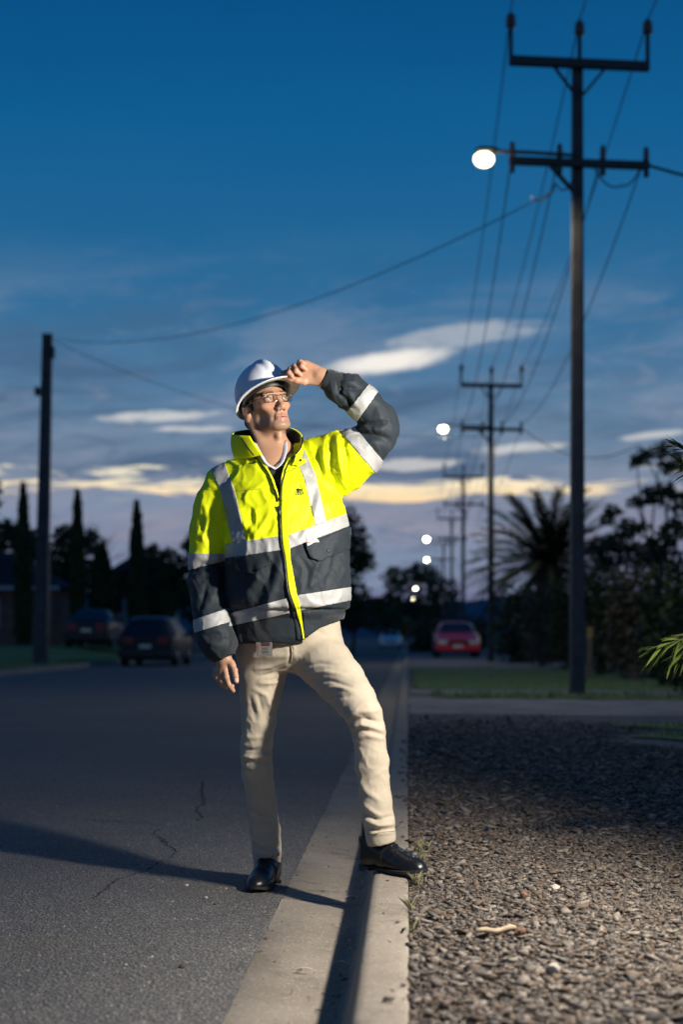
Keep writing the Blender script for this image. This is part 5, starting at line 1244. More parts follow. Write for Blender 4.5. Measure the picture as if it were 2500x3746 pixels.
def _cloth(name, c, c2, rough, sheen, scale=900, bs=.10):
    def fn(t, b, co):
        n1 = t.noise(co, 14, 4, .6); n2 = t.noise(co, scale, 2, .5); n3 = t.noise(co, 45, 4, .65)
        t.l(t.ramp(n1, [(.3, (*c, 1)), (.7, (*c2, 1))]), b.inputs['Base Color']); b.inputs['Roughness'].default_value = rough; b.inputs['Sheen Weight'].default_value = sheen; b.inputs['Specular IOR Level'].default_value = .28
        bumpn(t, b, t.m('ADD', t.m('MULTIPLY', n2, .35), n3), bs, .006)
    return ground_mat(name, fn)
yel = _cloth('hi_vis_yellow', (.78, .86, .004), (.84, .92, .006), .6, .0)
navy = _cloth('navy_nylon', (.015, .022, .029), (.022, .030, .038), .66, .05)
ribm = _cloth('knitted_rib', (.014, .018, .022), (.020, .025, .029), .9, .2, 500, .5)
refl = _cloth('reflective_tape', (.36, .36, .355), (.46, .46, .445), .55, .0); refl.node_tree.nodes['Principled BSDF'].inputs['Metallic'].default_value = .15
dark = _cloth('black_fleece', (.008, .008, .009), (.014, .013, .013), .95, .3)
fc = JV[JF].mean(1); fpx, fpy = PX(fc); fm = np.zeros(len(JF), int)
e1, _ = seg_t(fc, Q(826, 1800, .02), Q(757, 2060, .01)); e2, _ = seg_t(fc, Q(757, 2060, .01), Q(800, 2350, -.105)); e3, t3 = seg_t(fc, Q(1200, 1690, 0), Q(1392, 1575, -.085)); e4, _ = seg_t(fc, Q(1392, 1575, -.085), Q(1235, 1405, -.112))
m_fa = (e4 < .085) | ((e4 < .13) & (fpx > 1215) & (fpy < 1545)); sl_l = (np.minimum(e1, e2) < .10) & (fpx < 838); rs = m_fa | ((e3 < .13) & (t3 > .2) & (fpy < 1760))
def side(a, b, x, y): return (b[0] - a[0]) * (y - a[1]) - (b[1] - a[1]) * (x - a[0])     # >0 below the line a->b (image)
torso = ~sl_l & ~rs
low = np.where(fpx < 1042, side((826, 2013), (1028, 1986), fpx, fpy) > 0, side((1057, 1985), (1281, 1898), fpx, fpy) > 0)
fm[torso & low] = 1; fm[sl_l & (fpy > 2050)] = 1
fm[rs & ((side((1264, 1563), (1360, 1677), fpx, fpy) < 0) | (m_fa & (e4 < e3 - .01)))] = 1
fm[torso & (fc[:, 2] < zy(2246)) & ((fpx > 1176) | (fpx < 1000) | (fc[:, 1] > YP + .02))] = 2
jacket_me = np_mesh('jacket', JV, JF, [yel, navy, ribm], True, fm)
# the open neck: cut the V out of the front with planes through its edges
def plane_cut(bm, a, b, keep_pt=None, clear=True, front=None):
    A_, B_ = P(*a, 5.0), P(*b, 5.0); n = np.cross(A_ - EYE, B_ - EYE); n /= np.linalg.norm(n); co = EYE
    if keep_pt is not None and (P(*keep_pt, 5.0) - co) @ n > 0: n = -n          # clear_outer removes the side the normal points to
    g = bm.verts[:] + bm.edges[:] + bm.faces[:]
    if front is not None:
        fs = [q for q in bm.faces if front(q.calc_center_median())]; es = {e for q in fs for e in q.edges}; vs = {v for q in fs for v in q.verts}; g = list(vs) + list(es) + fs
    bmesh.ops.bisect_plane(bm, geom=g, plane_co=co, plane_no=n, clear_outer=clear and keep_pt is not None, clear_inner=False)
VL = [(905, 1560), (951, 1657), (981, 1717), (1008, 1771), (1022, 1832)]; VR = [(1078, 1600), (1056, 1668), (1036, 1712), (1026, 1771), (1024, 1832)]
bm = bmesh.new(); bm.from_mesh(jacket_me)
inV = lambda c: 4.9 < c.y < YP + .05 and c.z > zy(1845) and -.40 < c.x < -.12
for a, b in list(zip(VL[:-1], VL[1:])) + list(zip(VR[:-1], VR[1:])): plane_cut(bm, a, b, front=inV)
def in_poly(x, y, pl):
    c = False
    for i in range(len(pl)):
        a, b = pl[i], pl[i - 1]
        if (a[1] > y) != (b[1] > y) and x < (b[0] - a[0]) * (y - a[1]) / (b[1] - a[1]) + a[0]: c = not c
    return c
vp = VL + VR[::-1]
kill = [q for q in bm.faces if inV(q.calc_center_median()) and q.calc_center_median().y < YP + .0 and in_poly(*PX(np.array(q.calc_center_median())), vp)]
bmesh.ops.delete(bm, geom=kill, context='FACES')
# nothing of the jacket inside the neck hole
kill = [q for q in bm.faces if q.calc_center_median().z > zy(1668) and abs(q.calc_center_median().x - Q(1003, 1660)[0]) < .075]
bmesh.ops.delete(bm, geom=kill, context='FACES')
hemr = lambda c: c.z < zy(2215) and PX(np.array(c))[0] > 1104 and c.y < YP + .16
for a, b in (((1105, 2345), (1178, 2292)), ((1178, 2292), (1290, 2252))): plane_cut(bm, a, b, front=hemr)
def below(c):
    x, y = PX(np.array(c)); return x > 1108 and y > (np.interp(x, [1105, 1178, 1290], [2345, 2292, 2252]))
bmesh.ops.delete(bm, geom=[q for q in bm.faces if hemr(q.calc_center_median()) and below(q.calc_center_median())], context='FACES')
bm.to_mesh(jacket_me); bm.free()
for p_ in jacket_me.polygons: p_.use_smooth = True
jacket = link('jacket', jacket_me, man)
m_sl = sl_l; m_ra = m_fa | ((e3 < .14) & (t3 > .25)); m_to = ~m_sl & ~m_ra; m_fr = ~m_ra & (fc[:, 1] < YP + .02)
def zgt(py_): return fc[:, 2] > zy(py_)
JB = BVHTree.FromPolygons([tuple(x) for x in JV], [tuple(int(i) for i in q) for q in JF])
NJ = vnormals(JV, JF)
def smn(loc, idx):
    ii = JF[idx]; d = 1 / (np.linalg.norm(JV[ii] - np.array(loc), axis=1) + 1e-4); n = (NJ[ii] * d[:, None]).sum(0); return Vector(n / np.linalg.norm(n))
def onj(px_, py_, off=.0, tree=None):
    d = Vector(P(px_, py_, 5.0) - EYE).normalized(); h_ = (tree or JB).ray_cast(Vector(EYE), d)
    if h_[0] is None:
        h_ = (tree or JB).find_nearest(Vector(P(px_, py_, 5.05)))
    return h_[0] + (h_[1] if tree else smn(h_[0], h_[2])) * off
def band(name, cuts, m, off=.0022, keep=None, parent=None, base=None):
    """a piece of cloth sewn on the jacket: its surface between the cutting planes, lifted and thickened; cuts = (a, b, inside point)"""
    F2 = JF[keep]; uq, inv = np.unique(F2, return_inverse=True); tm = np_mesh('t', JV[uq], inv.reshape(F2.shape), [])
    bm = bmesh.new(); bm.from_mesh(tm); bpy.data.meshes.remove(tm)
    for a, b, k in cuts: plane_cut(bm, a, b, k)
    lo_ = [v for v in bm.verts if not v.link_faces]; bmesh.ops.delete(bm, geom=lo_, context='VERTS')
    seen = set(); best = []
    for q in bm.faces:
        if q in seen: continue
        isl = [q]; seen.add(q)
        for x in isl:
            for e in x.edges:
                for y in e.link_faces:
                    if y not in seen: seen.add(y); isl.append(y)
        if len(isl) > len(best): best = isl
    best = set(best); bmesh.ops.delete(bm, geom=[q for q in bm.faces if q not in best], context='FACES')
    for v in bm.verts:
        h_ = JB.find_nearest(v.co); v.co += smn(v.co, h_[2]) * off
    me = bpy.data.meshes.new(name); bm.to_mesh(me); bm.free(); me.materials.clear(); me.materials.append(m)
    for p_ in me.polygons: p_.use_smooth = True
    o = link(name, me, parent or jacket); md = o.modifiers.new('t', 'SOLIDIFY'); md.thickness = .0024; md.offset = -1; return o
ZIPL = [(1024, 1852), (1025, 1912), (1030, 1988), (1040, 2042), (1051, 2150), (1073, 2221), (1098, 2300), (1108, 2345)]
# waist and chest bands
band('reflective_band', [((800, 1994), (1024, 1961), (900, 2000)), ((800, 2046), (1032, 2012), (900, 2000)), ((1028, 1900), (1032, 2100), (900, 2000))], refl, keep=m_to)
band('reflective_band', [((1057, 1958), (1281, 1874), (1160, 1955)), ((1057, 2008), (1281, 1923), (1160, 1955)), ((1057, 1900), (1058, 2100), (1160, 1950))], refl, keep=m_to)
band('reflective_band', [((842, 2243), (1051, 2188), (940, 2245)), ((842, 2291), (1057, 2243), (940, 2245)), ((1051, 2188), (1060, 2250), (940, 2245))], refl, keep=m_to)
band('reflective_band', [((1086, 2178), (1279, 2148), (1180, 2185)), ((1098, 2233), (1279, 2197), (1180, 2185)), ((1084, 2170), (1100, 2236), (1180, 2185))], refl, keep=m_to)
# braces over the shoulders
band('reflective_band', [((777, 1728), (810, 1804), (830, 1760)), ((823, 1698), (859, 1795), (825, 1770)), ((807, 1805), (860, 1796), (830, 1760))], refl, keep=~m_ra & zgt(1830) & (fc[:, 1] < YP + .06))
band('reflective_band', [((806, 1794), (851, 1982), (850, 1890)), ((857, 1785), (900, 1977), (850, 1890)), ((807, 1804), (860, 1796), (850, 1890)), ((800, 1994), (1024, 1961), (850, 1890))], refl, keep=m_fr, off=.0018)
band('reflective_band', [((1070, 1650), (1111, 1746), (1110, 1690)), ((1112, 1640), (1155, 1738), (1110, 1690)), ((1111, 1746), (1155, 1738), (1120, 1700)), ((1070, 1668), (1125, 1642), (1120, 1700))], refl, keep=zgt(1760) & (fc[:, 1] < YP + .04) & (fpx < 1165))
band('reflective_band', [((1111, 1746), (1155, 1918), (1150, 1830)), ((1154, 1738), (1193, 1903), (1150, 1830)), ((1111, 1746), (1155, 1738), (1150, 1830)), ((1057, 1958), (1281, 1874), (1150, 1830))], refl, keep=m_fr, off=.0018)
# sleeve bands
band('reflective_band', [((690, 2024), (838, 2027), (760, 2045)), ((690, 2086), (838, 2046), (760, 2045))], refl, keep=m_sl)
band('reflective_band', [((712, 2267), (832, 2226), (775, 2275)), ((718, 2313), (840, 2275), (775, 2275))], refl, keep=m_sl)
band('reflective_band', [((1253, 1587), (1352, 1704), (1315, 1615)), ((1276, 1536), (1380, 1660), (1315, 1615))], refl, keep=m_ra)
band('reflective_band', [((1338, 1420), (1258, 1522), (1320, 1480)), ((1374, 1446), (1296, 1556), (1320, 1480))], refl, keep=m_fa)
# cuffs and waist rib
def rib_tube(name, pts, rs, n=56, dep=.0016, m=ribm):
    mb = MB(); pts = [Vector(p) for p in pts]; d = (pts[-1] - pts[0]).normalized(); x = d.cross(Vector((0, 1, .2))).normalized(); y = d.cross(x); v = []; f = []
    for i, p in enumerate(pts):
        for k in range(n * 2):
            t = math.pi * k / n; r = rs[i] + (dep if k % 2 else 0); v.append(p + (x * math.cos(t) + y * math.sin(t)) * r)
    M2 = n * 2
    for i in range(len(pts) - 1):
        for k in range(M2): f.append((i * M2 + k, i * M2 + (k + 1) % M2, (i + 1) * M2 + (k + 1) % M2, (i + 1) * M2 + k))
    return mb.add(v, f).build(name, m, jacket, True)
def lerps(a, b, n): a = np.asarray(a); b = np.asarray(b); return [a + (b - a) * t for t in np.linspace(0, 1, n)]
rib_tube('cuff', lerps(Q(1246, 1411, -.111), Q(1188, 1384, -.117), 6), [.047, .045, .042, .040, .039, .036])
rib_tube('cuff', lerps(Q(804, 2345, -.105), Q(817, 2404, -.114), 6), [.050, .049, .046, .045, .045, .043])

# ---- collar, zip, flaps, pockets
def grid_mesh(name, rows, mats, parent, th=.0, smooth=True, mi=None, offs=1, inner=0):
    rows = [[tuple(q) for q in r] for r in rows]; n = len(rows[0]); v = [q for r in rows for q in r]; f = []
    for i in range(len(rows) - 1):
        for k in range(n - 1): f.append((i * n + k, i * n + k + 1, (i + 1) * n + k + 1, (i + 1) * n + k))
    me = bpy.data.meshes.new(name); me.from_pydata(v, [], f); me.update()
    for m in (mats if isinstance(mats, (list, tuple)) else [mats]): me.materials.append(m)
    for p_ in me.polygons: p_.use_smooth = smooth
    o = link(name, me, parent)
    if th: md = o.modifiers.new('t', 'SOLIDIFY'); md.thickness = th; md.offset = offs; md.material_offset = inner; md.material_offset_rim = 0
    return o
def spl(pts, n):
    """smooth curve through points (Catmull-Rom), n samples"""
    p = np.asarray(pts, float); m = len(p); t = np.linspace(0, m - 1, n); out_ = []
    for x in t:
        i = min(int(x), m - 2); u = x - i; a, b, c, d = p[max(i - 1, 0)], p[i], p[i + 1], p[min(i + 2, m - 1)]
        out_.append(.5 * ((2 * b) + (c - a) * u + (2 * a - 5 * b + 4 * c - d) * u * u + (3 * b - a - 3 * c + d) * u ** 3))
    return np.array(out_)
ctop = [Q(912, 1594, -.118), Q(872, 1592, -.085), Q(846, 1589, -.020), Q(862, 1578, .055), Q(915, 1570, .100), Q(990, 1563, .112), Q(1058, 1563, .082), Q(1098, 1582, .035), Q(1107, 1606, -.025), Q(1100, 1638, -.075), Q(1082, 1662, -.108)]
cbot = [Q(958, 1664, -.128), Q(905, 1676, -.100), Q(858, 1676, -.030), Q(866, 1668, .055), Q(915, 1660, .098), Q(990, 1655, .108), Q(1060, 1655, .080), Q(1100, 1664, .030), Q(1112, 1682, -.025), Q(1094, 1700, -.080), Q(1072, 1704, -.112)]
nC = 60; tp, bt = spl(ctop, nC), spl(cbot, nC); rows = []
cc = (tp.mean(0) + bt.mean(0)) / 2
for j in range(9):
    t = j / 8; r = []
    for k in range(nC):
        q = bt[k] + (tp[k] - bt[k]) * t; o_ = q - cc; o_[2] = 0; o_ /= np.linalg.norm(o_)
        r.append(q + o_ * (.007 * math.sin(t * math.pi) + .004 * float(gnoise(np.array([k * .21, t * 2.3, 4.4])))))
    rows.append(r)
collar = grid_mesh('collar', rows, [yel, dark], jacket, .007, inner=1, offs=-1)
bmc = bmesh.new(); bmc.from_mesh(collar.data); bmesh.ops.recalc_face_normals(bmc, faces=bmc.faces)
f0 = bmc.faces[len(bmc.faces) // 2]
if (f0.normal @ Vector((f0.calc_center_median() - Vector(cc)))) < 0: bmesh.ops.reverse_faces(bmc, faces=bmc.faces)
bmc.to_mesh(collar.data); bmc.free()
# sweater and shirt
jmi = bpy.data.meshes.new('t')
sweater_m = _cloth('charcoal_wool', (.022, .020, .021), (.034, .031, .031), .95, .3, 400, .5)
swe = band('sweater', [], sweater_m, off=-.016, keep=zgt(1900) & (fc[:, 1] < YP + .06) & (fc[:, 0] > -.42) & (fc[:, 0] < -.08) & ~zgt(1682), parent=man)
shirt_m = _cloth('white_cotton', (.52, .55, .60), (.58, .61, .66), .8, .1)
shirt = None
for a, b in (([Q(926, 1618, -.035), Q(944, 1655, -.085), Q(972, 1698, -.118), Q(1006, 1718, -.128)], [Q(939, 1624, -.042), Q(956, 1658, -.082), Q(980, 1696, -.108), Q(1007, 1711, -.118)]),
             ([Q(1051, 1610, -.028), Q(1050, 1645, -.072), Q(1036, 1690, -.112), Q(1006, 1718, -.128)], [Q(1038, 1620, -.038), Q(1034, 1654, -.072), Q(1022, 1692, -.104), Q(1005, 1711, -.118)])):
    A_, B_ = spl(a, 14), spl(b, 14)
    g_ = [[A_[i] + (B_[i] - A_[i]) * t + np.array([0, -.0015 * math.sin(t * 3.1), 0]) for i in range(14)] for t in np.linspace(0, 1, 5)]
    if shirt is None: shirt = grid_mesh('shirt', g_, shirt_m, man, .0025)
    else: grid_mesh('shirt_collar', g_, shirt_m, shirt, .0025)
def strip(name, L_, R_, m, off, n=40, w_=5, th=.002, parent=None, tree=None):
    A_, B_ = spl(L_, n), spl(R_, n)
    g_ = [[onj(*(A_[i] + (B_[i] - A_[i]) * t), off, tree) for i in range(n)] for t in np.linspace(0, 1, w_)]
    o = grid_mesh(name, g_, m, parent or jacket, 0)
    bm = bmesh.new(); bm.from_mesh(o.data); bmesh.ops.recalc_face_normals(bm, faces=bm.faces); bm.faces.ensure_lookup_table()
    if sum((q.normal @ Vector(EYE) - q.normal @ q.calc_center_median()) * q.calc_area() for q in bm.faces) < 0: bmesh.ops.reverse_faces(bm, faces=bm.faces)
    bm.to_mesh(o.data); bm.free(); md = o.modifiers.new('t', 'SOLIDIFY'); md.thickness = th; md.offset = 1; return o
zipm = mat('zip_black', (.012, .012, .013), .45)
flapL = [(1040, 1735), (1030, 1782), (1029, 1852), (1030, 1912), (1035, 1988), (1045, 2042), (1056, 2150), (1079, 2221), (1100, 2290), (1107, 2334)]
flapR = [(1090, 1712), (1076, 1780), (1063, 1860), (1056, 1950), (1060, 2007), (1066, 2060), (1086, 2170), (1099, 2232), (1107, 2290), (1113, 2338)]
strip('storm_flap', flapL, flapR, yel, .004, 70, 6, .003)
# facings turned out along the open neck
strip('facing', [(913, 1600), (951, 1657), (981, 1717), (1008, 1771), (1022, 1835)], [(893, 1618), (927, 1664), (972, 1722), (998, 1774), (1019, 1838)], yel, .004, 30, 4, .002)
strip('facing', [(1064, 1672), (1042, 1702), (1030, 1740), (1025, 1790), (1024, 1835)], [(1078, 1668), (1062, 1690), (1041, 1735), (1030, 1785), (1026, 1836)], yel, .005, 30, 4, .002)
def zipline(name, pl, r, off, n=60, m=zipm, parent=None):
    return MB().tube([onj(*q, off) for q in spl(pl, n)], r, 6).build(name, m, parent or jacket, True)
zipline('zip', [(926, 1664), (972, 1720), (998, 1772), (1019, 1836)], .0027, .006)
MB().tube([Vector(q) for q in spl([Q(884, 1604, -.100), Q(905, 1636, -.118), Q(928, 1666, -.130)], 14)], .0027, 6).build('zip', zipm, jacket, True)
zipline('zip', [(1084, 1668), (1064, 1684), (1041, 1733), (1029, 1783), (1025, 1836)], .0027, .008)
MB().tube([tuple(q) for q in tp[-14:]], .0032, 6).build('zip', zipm, jacket, True)
zipline('zip', ZIPL[:6], .0042, .003, 80)
strip('zip_tape', [(1017, 1860), (1020, 1940), (1024, 2000), (1034, 2060), (1046, 2150), (1062, 2215), (1080, 2290), (1085, 2340)], [(1029, 1860), (1031, 1940), (1036, 2000), (1046, 2060), (1058, 2150), (1080, 2221), (1101, 2290), (1107, 2340)], navy, .0015, 60, 4, .001)
zc = onj(1023, 1852, .008); MB().bar(zc, zc + Vector((.003, -.002, -.020)), .009, .005).build('zip_slider', rim_m, jacket)
MB().bar(zc + Vector((.003, -.003, -.018)), zc + Vector((.004, -.004, -.052)), .006, .003).build('zip_pull', mat('grey_cord', (.16, .17, .10), .7), jacket)
def snap(px_, py_, r=.0065, off=.006, m=blk):
    c = onj(px_, py_, off); h_ = JB.find_nearest(c); n = h_[1]; Mx = n.to_track_quat('Z', 'Y').to_matrix().to_4x4(); Mx.translation = c
    MB().lathe([(.0, 0), (r, 0), (r, .0022), (r * .72, .0032), (r * .6, .0024), (0.0001, .0024)], n=14, M=Mx).build('snap_button', m, jacket, True)
def flap(name, poly, m, off, th=.0035):
    """pocket flap: polygon in the picture laid on the jacket front, filled with a fine grid"""
    pl = np.asarray(poly, float); bm = bmesh.new(); vs = [bm.verts.new((x, y, 0)) for x, y in ragged([tuple(p) for p in pl], 0, 5)]; bm.faces.new(vs)
    for ax in (0, 1):
        lo_, hi_ = pl[:, ax].min(), pl[:, ax].max()
        for c in np.arange(lo_ + 7, hi_, 7):
            co = [0, 0, 0]; co[ax] = c; no = [0, 0, 0]; no[ax] = 1
            bmesh.ops.bisect_plane(bm, geom=bm.verts[:] + bm.edges[:] + bm.faces[:], plane_co=co, plane_no=no)
    bmesh.ops.triangulate(bm, faces=bm.faces)
    for v in bm.verts: v.co = onj(v.co.x, v.co.y, off)
    bm.normal_update()
    if sum((q.normal @ (Vector(EYE) - q.calc_center_median())) for q in bm.faces) < 0: bmesh.ops.reverse_faces(bm, faces=bm.faces)
    me = bpy.data.meshes.new(name); bm.to_mesh(me); bm.free(); me.materials.append(m)
    for p_ in me.polygons: p_.use_smooth = True
    o = link(name, me, jacket); md = o.modifiers.new('t', 'SOLIDIFY'); md.thickness = th; md.offset = 1; return o
flap('pocket_flap', [(1116, 1992), (1277, 1930), (1274, 2008), (1163, 2056), (1134, 2038), (1121, 2010)], navy, .006)
flap('pocket_flap', [(846, 2042), (985, 2020), (990, 2066), (886, 2106), (852, 2092)], navy, .005)
flap('collar_tab', [(1076, 1672), (1086, 1666), (1122, 1690), (1110, 1704), (1086, 1712), (1072, 1700)], yel, .007)
snap(1200, 2016, off=.0105); snap(884, 2087, off=.0095); snap(1098, 1690, .006, .0115); snap(932, 1694, .006, .002)
# yoke edges and seams
seam_y = mat('seam_yellow', (.52, .56, .01), .7)
for pl in ([(862, 1795), (910, 1792), (960, 1786), (992, 1772)], [(1092, 1757), (1112, 1746), (1160, 1738), (1200, 1728), (1222, 1716)], [(1195, 1625), (1200, 1670), (1222, 1716), (1250, 1760), (1279, 1806)], [(752, 1788), (790, 1800), (812, 1830), (824, 1900)]):
    zipline('seam', pl, .0010, .0003, 30, seam_y)
zipline('seam', [(1240, 1428), (1275, 1470), (1310, 1515), (1342, 1550)], .0012, .001, 24, navy)
# waistband hem edge of the front flap
flap('front_hem', [(1106, 2238), (1178, 2228), (1177, 2288), (1112, 2336)], navy, .004)
# maker's tag and the crest on the chest
tag_m = mat('tag_white', (.62, .62, .60), .6)
flap('maker_tag', [(1117, 1986), (1158, 1970), (1162, 1984), (1123, 1999)], tag_m, .012, .001)
def lettering(txt, x0, y0, hgt, ux, uy, m, off, name='lettering', parent=None):
    cu = bpy.data.curves.new('t', 'FONT'); cu.body = txt; cu.size = 1.0; ob = bpy.data.objects.new('t', cu); C.objects.link(ob); bpy.context.view_layer.update()
    me = bpy.data.meshes.new_from_object(ob.evaluated_get(bpy.context.evaluated_depsgraph_get())); bpy.data.objects.remove(ob)
    for v in me.vertices:
        a, b = v.co.x * hgt * 1.35, v.co.y * hgt * 1.35; v.co = onj(x0 + ux[0] * a + uy[0] * b, y0 + ux[1] * a + uy[1] * b, off)
    me.materials.clear(); me.materials.append(m); me.name = name; return link(name, me, parent or jacket)
red_m = mat('print_red', (.55, .05, .05), .6); ink = mat('print_black', (.012, .02, .008), .7); grey_p = mat('print_grey', (.25, .25, .25), .7)
lettering('3M', 1120, 1995, 7.5, (.93, -.36), (-.36, -.93), red_m, .0155)
lettering('Scotchlite', 1136, 1989, 5, (.93, -.36), (-.36, -.93), grey_p, .0155)
def ink_line(a, b, r=.0009): return [onj(*(np.array(a) + (np.array(b) - np.array(a)) * t), .002) for t in np.linspace(0, 1, 6)]
lg = MB()
for a, b, r in [((1084, 1777), (1100, 1775.5), .0009), ((1100, 1775.5), (1112, 1808), .001), ((1112, 1808), (1083.5, 1812.5), .0011), ((1083.5, 1812.5), (1080, 1802), .001), ((1092, 1796), (1083, 1811), .0014), ((1092, 1796), (1092, 1811), .0013), ((1090, 1795), (1080, 1803), .0012),
                ((1095, 1797), (1101, 1809), .0013), ((1088, 1794), (1080, 1798), .0011), ((1098, 1798), (1107, 1797), .0011), ((1099, 1801), (1108, 1800), .0011), ((1100, 1804.5), (1110, 1803.5), .0011), ((1101, 1808), (1111, 1807), .0011),
                ((1083, 1789), (1092, 1795), .0022), ((1087, 1788), (1104, 1794), .0024), ((1094, 1789), (1106, 1794), .002), ((1090, 1794), (1106, 1794.5), .0012)]: lg.tube(ink_line(a, b), r * .75, 5)
crest = lg.build('crest', ink, jacket, True)
lettering('CITY OF', 1083.5, 1820, 4.4, (.99, -.12), (-.12, -.99), ink, .0025)
lettering('ONKAPARINGA', 1084.5, 1825.5, 4.0, (.99, -.12), (-.12, -.99), ink, .0025)

# ---- trousers
tr = Field()
tr.loft([sec(2455, 905, 1150, .03, .085), sec(2400, 872, 1222, .02, .125), sec(2350, 868, 1252, .016, .135), sec(2290, 872, 1246, .012, .138), sec(2262, 880, 1242, .012, .138)], .03, 2.3)
tr.chain([Q(962, 2405, .03), Q(958, 2470, .03), Q(952, 2540, .032), Q(947, 2634, .035), Q(939, 2720, .04), Q(938, 2770, .05), Q(942, 2830, .075), Q(957, 2932, .11), Q(970, 3040, .14), Q(976, 3112, .155), Q(979, 3195, .165)], [.092, .085, .075, .063, .0575, .0565, .0575, .0560, .0545, .053, .047], .035)
tr.chain([Q(1148, 2390, .01), Q(1195, 2432, -.06), Q(1245, 2490, -.14), Q(1300, 2560, -.235), Q(1332, 2612, -.28), Q(1350, 2680, -.285), Q(1361, 2796, -.290), Q(1376, 2932, -.300), Q(1387, 3002, -.306), Q(1394, 3060, -.312), Q(1398, 3118, -.316)], [.099, .096, .086, .072, .063, .0565, .0565, .0545, .053, .0505, .048], .03)
def half(c, n, r=.14):
    c = np.asarray(c); n = np.asarray(n, float); n /= np.linalg.norm(n); tr.add(lambda p: np.maximum(np.linalg.norm(p - c, axis=1) - r, (p - c) @ n), c, r, .004, 's')
half(Q(980, 3166, .16), (.0, .05, 1)); half(Q(1394, 3086, -.314), (-.20, -.05, 1))
TV, TF = tr.mesh((-.47, YP - .46, .05), (.26, YP + .30, 1.02), .0052)
N = vnormals(TV, TF)
fold = fnoise(np.stack([TV[:, 0] * 11, TV[:, 1] * 9, TV[:, 2] * 6 + TV[:, 0] * 4], 1), 3); D = fold * .0035
cr = gnoise(np.stack([TV[:, 0] * 9 + TV[:, 2] * 8, TV[:, 1] * 9, TV[:, 2] * 30], 1) + 3)
knee = np.exp(-((TV[:, 2] - zy(2770)) / .07) ** 2) + np.exp(-((TV[:, 2] - zy(2630, 4.92)) / .06) ** 2) + 1.2 * np.exp(-((TV[:, 2] - zy(3090)) / .06) ** 2) + .35
D += cr * .0032 * knee
fine = np.clip(1 - np.abs(gnoise(np.stack([TV[:, 0] * 24 + TV[:, 2] * 10, TV[:, 1] * 22, TV[:, 2] * 22 - TV[:, 0] * 10], 1) + 13)) * 4.5, 0, 1) ** 2; D += (fine - .25) * .0022 * np.clip(knee, 0, 1.3)
TS = [([(935, 2450), (990, 2440), (1040, 2420)], .007, 9), ([(945, 2475), (1000, 2465), (1040, 2445)], -.008, 8), ([(950, 2500), (1000, 2500), (1025, 2490)], .007, 8), ([(930, 2520), (975, 2545), (990, 2590)], .008, 10), ([(945, 2545), (960, 2600)], -.007, 9), ([(915, 2550), (935, 2630)], -.006, 9),
      ([(1010, 2480), (985, 2520)], -.006, 8), ([(1110, 2440), (1170, 2425), (1225, 2430)], -.005, 8), ([(1130, 2470), (1190, 2458), (1260, 2468)], .006, 9), ([(1150, 2490), (1210, 2490), (1280, 2510)], -.006, 9), ([(1180, 2520), (1240, 2515), (1300, 2530)], .006, 9), ([(1200, 2545), (1250, 2550), (1290, 2545)], -.005, 8),
      ([(1265, 2635), (1310, 2605), (1385, 2600)], .008, 9), ([(1275, 2650), (1320, 2630), (1395, 2640)], -.009, 8), ([(1280, 2668), (1325, 2650), (1400, 2672)], .009, 9), ([(1285, 2690), (1330, 2668), (1405, 2690)], -.008, 8), ([(1290, 2712), (1340, 2690), (1410, 2705)], .006, 9), ([(1330, 2620), (1390, 2650)], -.006, 7),
      ([(880, 2690), (930, 2700), (985, 2690)], .006, 10), ([(880, 2735), (930, 2745), (995, 2730)], -.007, 9), ([(878, 2765), (930, 2772), (998, 2758)], .009, 9), ([(880, 2785), (940, 2795), (1000, 2775)], -.008, 8), ([(890, 2810), (940, 2812)], .004, 9),
      ([(1325, 2940), (1365, 2970), (1400, 2990)], .007, 10), ([(1330, 2975), (1380, 3000), (1440, 2985)], -.009, 8), ([(1335, 3000), (1385, 3020), (1440, 3015)], .010, 8), ([(1340, 3025), (1390, 3040), (1445, 3030)], -.008, 7), ([(1345, 3050), (1395, 3048), (1448, 3042)], .006, 7), ([(1310, 2850), (1345, 2900), (1390, 2930)], .006, 12),
      ([(915, 3070), (965, 3095), (1028, 3075)], .007, 9), ([(920, 3095), (970, 3112), (1030, 3098)], -.008, 8), ([(925, 3118), (975, 3126), (1028, 3118)], .006, 8), ([(900, 2950), (950, 2990), (1010, 2990)], -.005, 10), ([(1060, 2345), (1064, 2390), (1060, 2425)], -.007, 7), ([(1072, 2350), (1075, 2395)], .005, 7), ([(1150, 2300), (1200, 2330), (1250, 2350)], -.004, 9)]
D += strokes(TV, N, [(a_, b_ * .95, c_ * .8) for a_, b_, c_ in TS]); TV = relax(TV + N * D[:, None], TF, 1, .3)
chino = _cloth('khaki_cotton', (.43, .365, .275), (.48, .41, .31), .85, .1, 700, .3)
trousers = link('trousers', np_mesh('trousers', TV, TF, [chino]), man)
TB = BVHTree.FromPolygons([tuple(x) for x in TV], [tuple(int(i) for i in q) for q in TF])
def ontr(pl, n, r, off, name, m=chino): return MB().tube([onj(*q, off, TB) for q in spl(pl, n)], r, 6).build(name, m, trousers, True)
seam_k = mat('khaki_seam', (.27, .20, .115), .9)
ontr([(1348, 3056), (1395, 3046), (1447, 3040)], 20, .0012, .0005, 'hem_stitch', seam_k)
ontr([(1060, 2345), (1070, 2385), (1066, 2422)], 20, .002, .001, 'fly')
